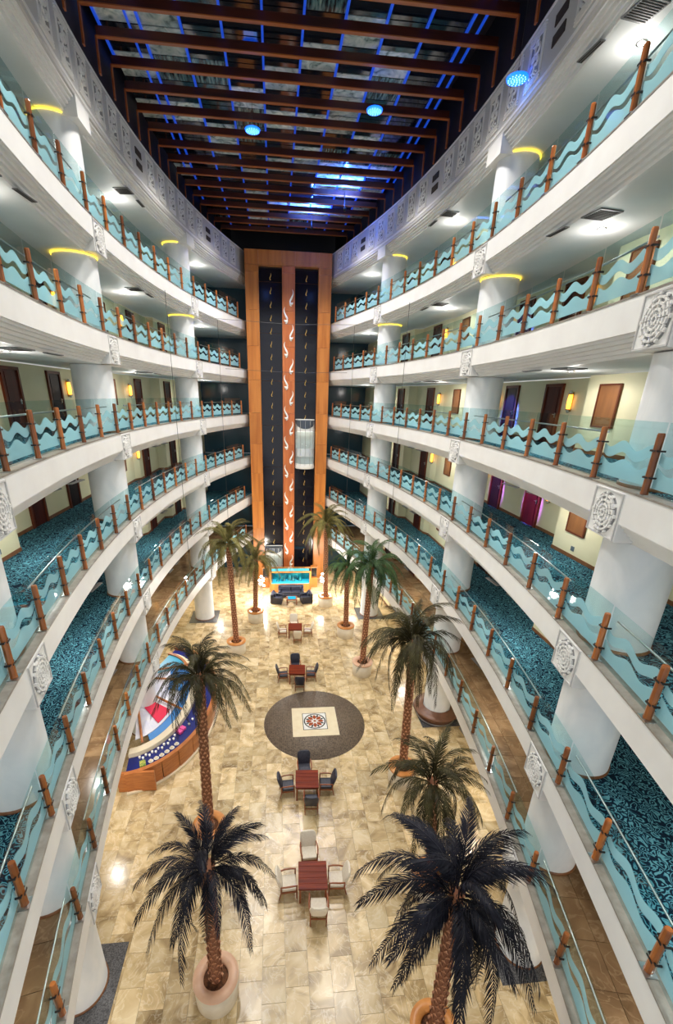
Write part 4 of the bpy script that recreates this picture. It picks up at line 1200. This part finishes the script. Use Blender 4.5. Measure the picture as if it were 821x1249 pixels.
def palm(x, y, H_, top, key, scale, label, rim='rim', nf=34, seed=0, pot=(0.59, 0.82)):
    rn = random.Random(seed + 100)
    d = empty('potted_palm', (x, y, 0)); tag(d, label, 'palm', 'potted date palms of the lobby')
    R_, ph = pot
    p = MB().lathe([(R_ * 0.95, 0.0), (R_ * 0.97, 0.04), (R_, ph - 0.02), (R_ * 0.9, ph - 0.02)], 36, cap=False).build('pot', M['pot'], d)
    MB().lathe([(R_ * 0.56, ph - 0.06), (R_ * 0.58, ph + 0.03), (R_ * 1.02, ph + 0.03), (R_ * 1.04, ph), (R_ * 1.02, ph - 0.05)], 36, cap=False).build('pot_rim', M[rim], p)
    MB().lathe([(0.0, ph - 0.04), (R_ * 0.57, ph - 0.06)], 24, cap=False).build('soil', M['soil'], p)
    lean = (top[0] - x, top[1] - y)
    tr = trunk_mesh(H_ - ph + 0.1, 0.165, 0.14, lean, seed); tr.parent = d; tr.location = (0, 0, ph - 0.1)
    cx_, cy_ = lean
    for k in range(nf):
        u = (k + 0.5) / nf
        a = k * 2.399963 + rn.uniform(-.15, .15)
        if u < 0.16: v, pit = 2, -math.radians(rn.uniform(42, 62))
        elif u < 0.48: v, pit = 0, -math.radians(rn.uniform(12, 34))
        elif u < 0.8: v, pit = 1, math.radians(rn.uniform(-14, 8))
        else: v, pit = 3, math.radians(rn.uniform(0, 26))
        sc = scale * rn.uniform(0.88, 1.1)
        inst('frond', FR[key][v], d, (cx_ + 0.10 * math.cos(a), cy_ + 0.10 * math.sin(a), H_ - 0.05), (rn.uniform(-.25, .25), pit, a), (sc, sc, sc))
palm(-2.62, 7.30, 5.0, (-2.58, 7.45), 'frond_dim_black', 0.80, 'potted palm with fronds coloured for dim light, nearest on the left', 'rim_pink', 28, 1)
palm(-3.42, 11.97, 7.15, (-3.33, 12.2), 'frond', 0.78, 'tall potted palm standing beside the boat-shaped bar', 'rim', 36, 2)
palm(-3.48, 25.2, 7.25, (-3.70, 25.4), 'frond_lit_olive', 0.92, 'tall slim olive palm beyond the boat-shaped bar, left side', 'rim', 30, 3)
palm(-2.42, 29.5, 4.70, (-2.30, 29.6), 'frond_lit_olive', 0.85, 'short olive palm left of the lift tower foot', 'rim', 26, 4)
palm(3.00, 31.9, 6.70, (2.85, 32.1), 'frond_lit_olive', 0.95, 'olive palm standing before the right edge of the lift tower', 'rim', 28, 5)
palm(3.88, 26.95, 5.10, (3.77, 27.0), 'frond_green', 0.80, 'shorter green palm, farther one of the right-hand pair', 'rim', 28, 6)
palm(4.20, 22.35, 6.90, (4.36, 22.5), 'frond_green', 0.95, 'taller green palm, nearer one of the right-hand pair', 'rim_pink', 34, 7)
palm(4.44, 14.20, 6.90, (4.30, 14.3), 'frond', 0.98, 'tall palm in front of the round brown column bench', 'rim', 38, 8)
palm(4.10, 9.55, 4.75, (3.78, 9.75), 'frond', 0.82, 'short palm half hidden behind the big dark foreground palm', 'rim', 30, 9)
palm(2.95, 5.75, 5.6, (2.92, 5.98), 'frond_dim_black', 0.98, 'big palm coloured for dim light in the right foreground', 'rim', 38, 10)

# ------------------------------------------------------------------ round bench on the right
bp_ = COLS[(1, 1)]
be = empty('column_bench', (bp_.x, bp_.y, 0)); tag(be, 'round brown bench wrapped around the middle right column', 'bench')
MB().lathe([(0.73, 0.02), (0.95, 0.02), (0.95, 0.40), (0.73, 0.40)], 40, cap=False).build('base', M['bench_brown'], be)
MB().lathe([(0.72, 0.40), (1.15, 0.40), (1.20, 0.45), (1.18, 0.52), (0.95, 0.54), (0.72, 0.66)], 40, cap=False).build('seat', M['bench_brown'], be)
MB().lathe([(0.96, 0.02), (1.0, 0.02), (1.0, 0.07), (0.96, 0.07)], 40, cap=False).build('kick_ring', M['metal'], be)

# ------------------------------------------------------------------ boat-shaped bar on the left
BC, BA, BB = Vector((-7.45, 19.3)), 3.35, 5.0
bar = empty('boat_bar', (BC.x, BC.y, 0)); tag(bar, 'boat-shaped wooden bar with navy counter and white canvas on the left', 'bar')
def ell(t, off): return ((BA - off) * math.cos(t), (BB - off) * math.sin(t))
def ell_band(name, prof, m, t0=-84, t1=84, n=40, parent=bar):
    mb = MB(); rows = []
    for k in range(n + 1):
        t = math.radians(t0 + (t1 - t0) * k / n)
        rows.append([(*ell(t, o), z_) for o, z_ in prof])
    mb.quad_strip(rows, False, close_v=True); mb.face(rows[0]); mb.face(rows[-1][::-1])
    return mb.build(name, m, parent)
ell_band('toe_step', [(-0.10, 0.012), (-0.10, 0.10), (0.1, 0.10), (0.1, 0.012)], M['boat_cream'])
for a0 in range(-84, 84, 12):
    ell_band('hull_panel', [(0.0, 0.10), (0.0, 1.0), (0.10, 1.0), (0.10, 0.10)], M['boat_wood'], a0 + 0.25, a0 + 11.75, 6)
ell_band('rail_cap', [(-0.04, 1.0), (-0.04, 1.06), (0.14, 1.06), (0.14, 1.0)], M['boat_wood'])
ell_band('display_shelf', [(0.14, 0.80), (0.14, 0.88), (0.95, 0.98), (0.95, 0.80)], M['boat_navy'])
ell_band('counter_top', [(0.95, 1.00), (0.95, 1.20), (1.30, 1.20), (1.30, 1.00)], M['boat_cream'])
ell_band('blue_trim', [(1.30, 1.02), (1.30, 1.22), (1.62, 1.30), (1.62, 1.02)], M['boat_blue'], -62, 70)
# canvas roof panels inside
def canvas(name, m, t0, t1, o0, o1, z0, z1, n=10):
    mb = MB(); rows = []
    for k in range(n + 1):
        t = math.radians(t0 + (t1 - t0) * k / n)
        a_, b_ = ell(t, o0), ell(t, o1)
        rows.append([(*a_, z0), (*b_, z1), (*b_, z1 - 0.03), (*a_, z0 - 0.03)])
    mb.quad_strip(rows, False, close_v=True); mb.face(rows[0]); mb.face(rows[-1][::-1])
    return mb.build(name, m, bar)
canvas('canvas', M['boat_white'], -78, 40, 1.64, 3.3, 1.32, 1.7, 16)
canvas('red_canvas', M['boat_red'], -46, -26, 1.75, 2.9, 1.40, 1.66, 6)
canvas('stern_roof', M['boat_teal'], 40, 80, 1.4, 3.2, 1.34, 1.6, 10)
canvas('blue_canvas', M['boat_blue'], 0, 40, 1.64, 2.3, 1.42, 1.55, 6)
for t, o0, o1, z0, z1 in ((-70, 1.3, 3.2, 1.35, 1.8), (-22, 1.2, 3.3, 1.40, 1.85), (14, 1.2, 3.3, 1.40, 1.85), (40, 1.2, 3.3, 1.40, 1.85)):
    a_, b_ = ell(math.radians(t), o0), ell(math.radians(t + 6), o1)
    MB().tube([(*a_, z0), (*b_, z1)], 0.055, 8).build('beam', M['boat_wood'], bar)
ell_band('stern_rail', [(1.25, 1.30), (1.25, 1.42), (1.40, 1.42), (1.40, 1.30)], M['boat_wood'], 38, 82)
MB().box((0.75, -4.86, 0.55), (1.5, 0.10, 1.0)).build('end_panel', M['boat_wood'], bar)
# goods on the display shelf
rn = random.Random(5)
ORD = nth + ['seventh', 'eighth', 'ninth', 'tenth', 'eleventh', 'twelfth', 'thirteenth']
kinds = [('dessert_cup', 'white', 'lathe'), ('cake_plate', 'white', 'plate'), ('pastry_box', 'pink', 'box')]
CUP = MB().lathe([(0.03, 0), (0.035, 0.01), (0.05, 0.10), (0.045, 0.10), (0.0, 0.07)], 10, cap=False).mesh('dessert_cup', M['scroll'])
PLATE = MB().lathe([(0.05, 0), (0.11, 0.02), (0.105, 0.026), (0.0, 0.014)], 14, cap=False).mesh('cake_plate', M['scroll'])
CAKE = MB().lathe([(0.07, 0.02), (0.075, 0.06), (0.05, 0.09), (0.0, 0.10)], 10, cap=False).mesh('cake', M['boat_cream'])
PINK = bevel_mesh(MB().box((0, 0, 0.07), (0.26, 0.20, 0.14)).mesh('pastry_box', mat('pink_box', (0.8, 0.10, 0.35), 0.5)), 0.01)
GREEN = bevel_mesh(MB().box((0, 0, 0.05), (0.34, 0.24, 0.10)).mesh('salad_tray', noise_mat('salad_green', [(0.4, (0.08, 0.22, 0.03)), (0.6, (0.65, 0.55, 0.12))], 18, 0.7)), 0.01)
def on_shelf(o_): return 0.88 + (o_ - 0.14) / 0.81 * 0.10
row_n = ['front', 'middle', 'back']
def good(nm_, me, t, o_, label, group, cake=None):
    a_ = ell(math.radians(t), o_)
    d = inst(nm_, me, None, (BC.x + a_[0], BC.y + a_[1], on_shelf(o_) + 0.004), (0, 0, math.radians(t)))
    tag(d, label, 'food' if nm_ != 'pastry_box' else 'box', group)
    if cake: inst('cake', cake, d)
    return d
for k in range(13):
    o_ = good('dessert_cup', CUP, -74 + k * 2.7, 0.80 - 0.10 * (k % 2), 'small white dessert cup, %s from the near end of the bar shelf back row' % ORD[k], 'dessert cups on the bar shelf')
for k in range(6):
    good('cake_plate', PLATE, -66 + k * 4.2, 0.42, 'white plate with a round cake, %s from the near end of the bar' % ORD[k], 'cake plates on the bar shelf', CAKE)
for k in range(4):
    good('dessert_cup', CUP, -28 + k * 5, 0.62, 'single white dessert cup, %s one on the dark far half of the bar shelf' % ORD[k], 'dessert cups on the bar shelf')
good('pastry_box', PINK, -37, 0.74, 'pink pastry box on the boat bar shelf, nearer of two', 'pastry boxes on the bar shelf')
good('pastry_box', PINK, -33.5, 0.74, 'pink pastry box on the boat bar shelf, farther of two', 'pastry boxes on the bar shelf')
good('salad_tray', GREEN, -72, 0.42, 'green and yellow salad tray at the near end of the bar shelf', 'trays on the bar shelf')

# ------------------------------------------------------------------ thin decoration wires across the hall
def wire(pts, label, r=0.011):
    o = MB().tube(pts, r, 5).build('decoration_wire', M['wire']); tag(o, label, 'wire', 'thin wires across the hall')
wire([(edge(33.2, -1, 0.0).x, 33.2, 19.95), (0.3, 33.6, 19.85), (edge(33.2, 1, 0.0).x, 33.2, 19.95)], 'thin dark wire strung across before the tower, upper one')
wire([(edge(34.6, -1, 0.0).x, 34.6, 17.1), (0.3, 34.8, 17.0), (edge(34.6, 1, 0.0).x, 34.6, 17.1)], 'thin dark wire strung across before the tower, lower one')
for s, sn in SIDES:
    p = edge(25.5, s, -0.10); wire([(p.x, p.y, 4.6), (p.x, p.y, 20.0)], 'thin dark wire hanging straight down before the %s galleries' % sn, 0.012)
    p = edge(33.4, s, -0.10); wire([(p.x, p.y, 6.0), (p.x, p.y, 19.9)], 'thin far wire hanging down near the tower, %s side' % sn, 0.010)
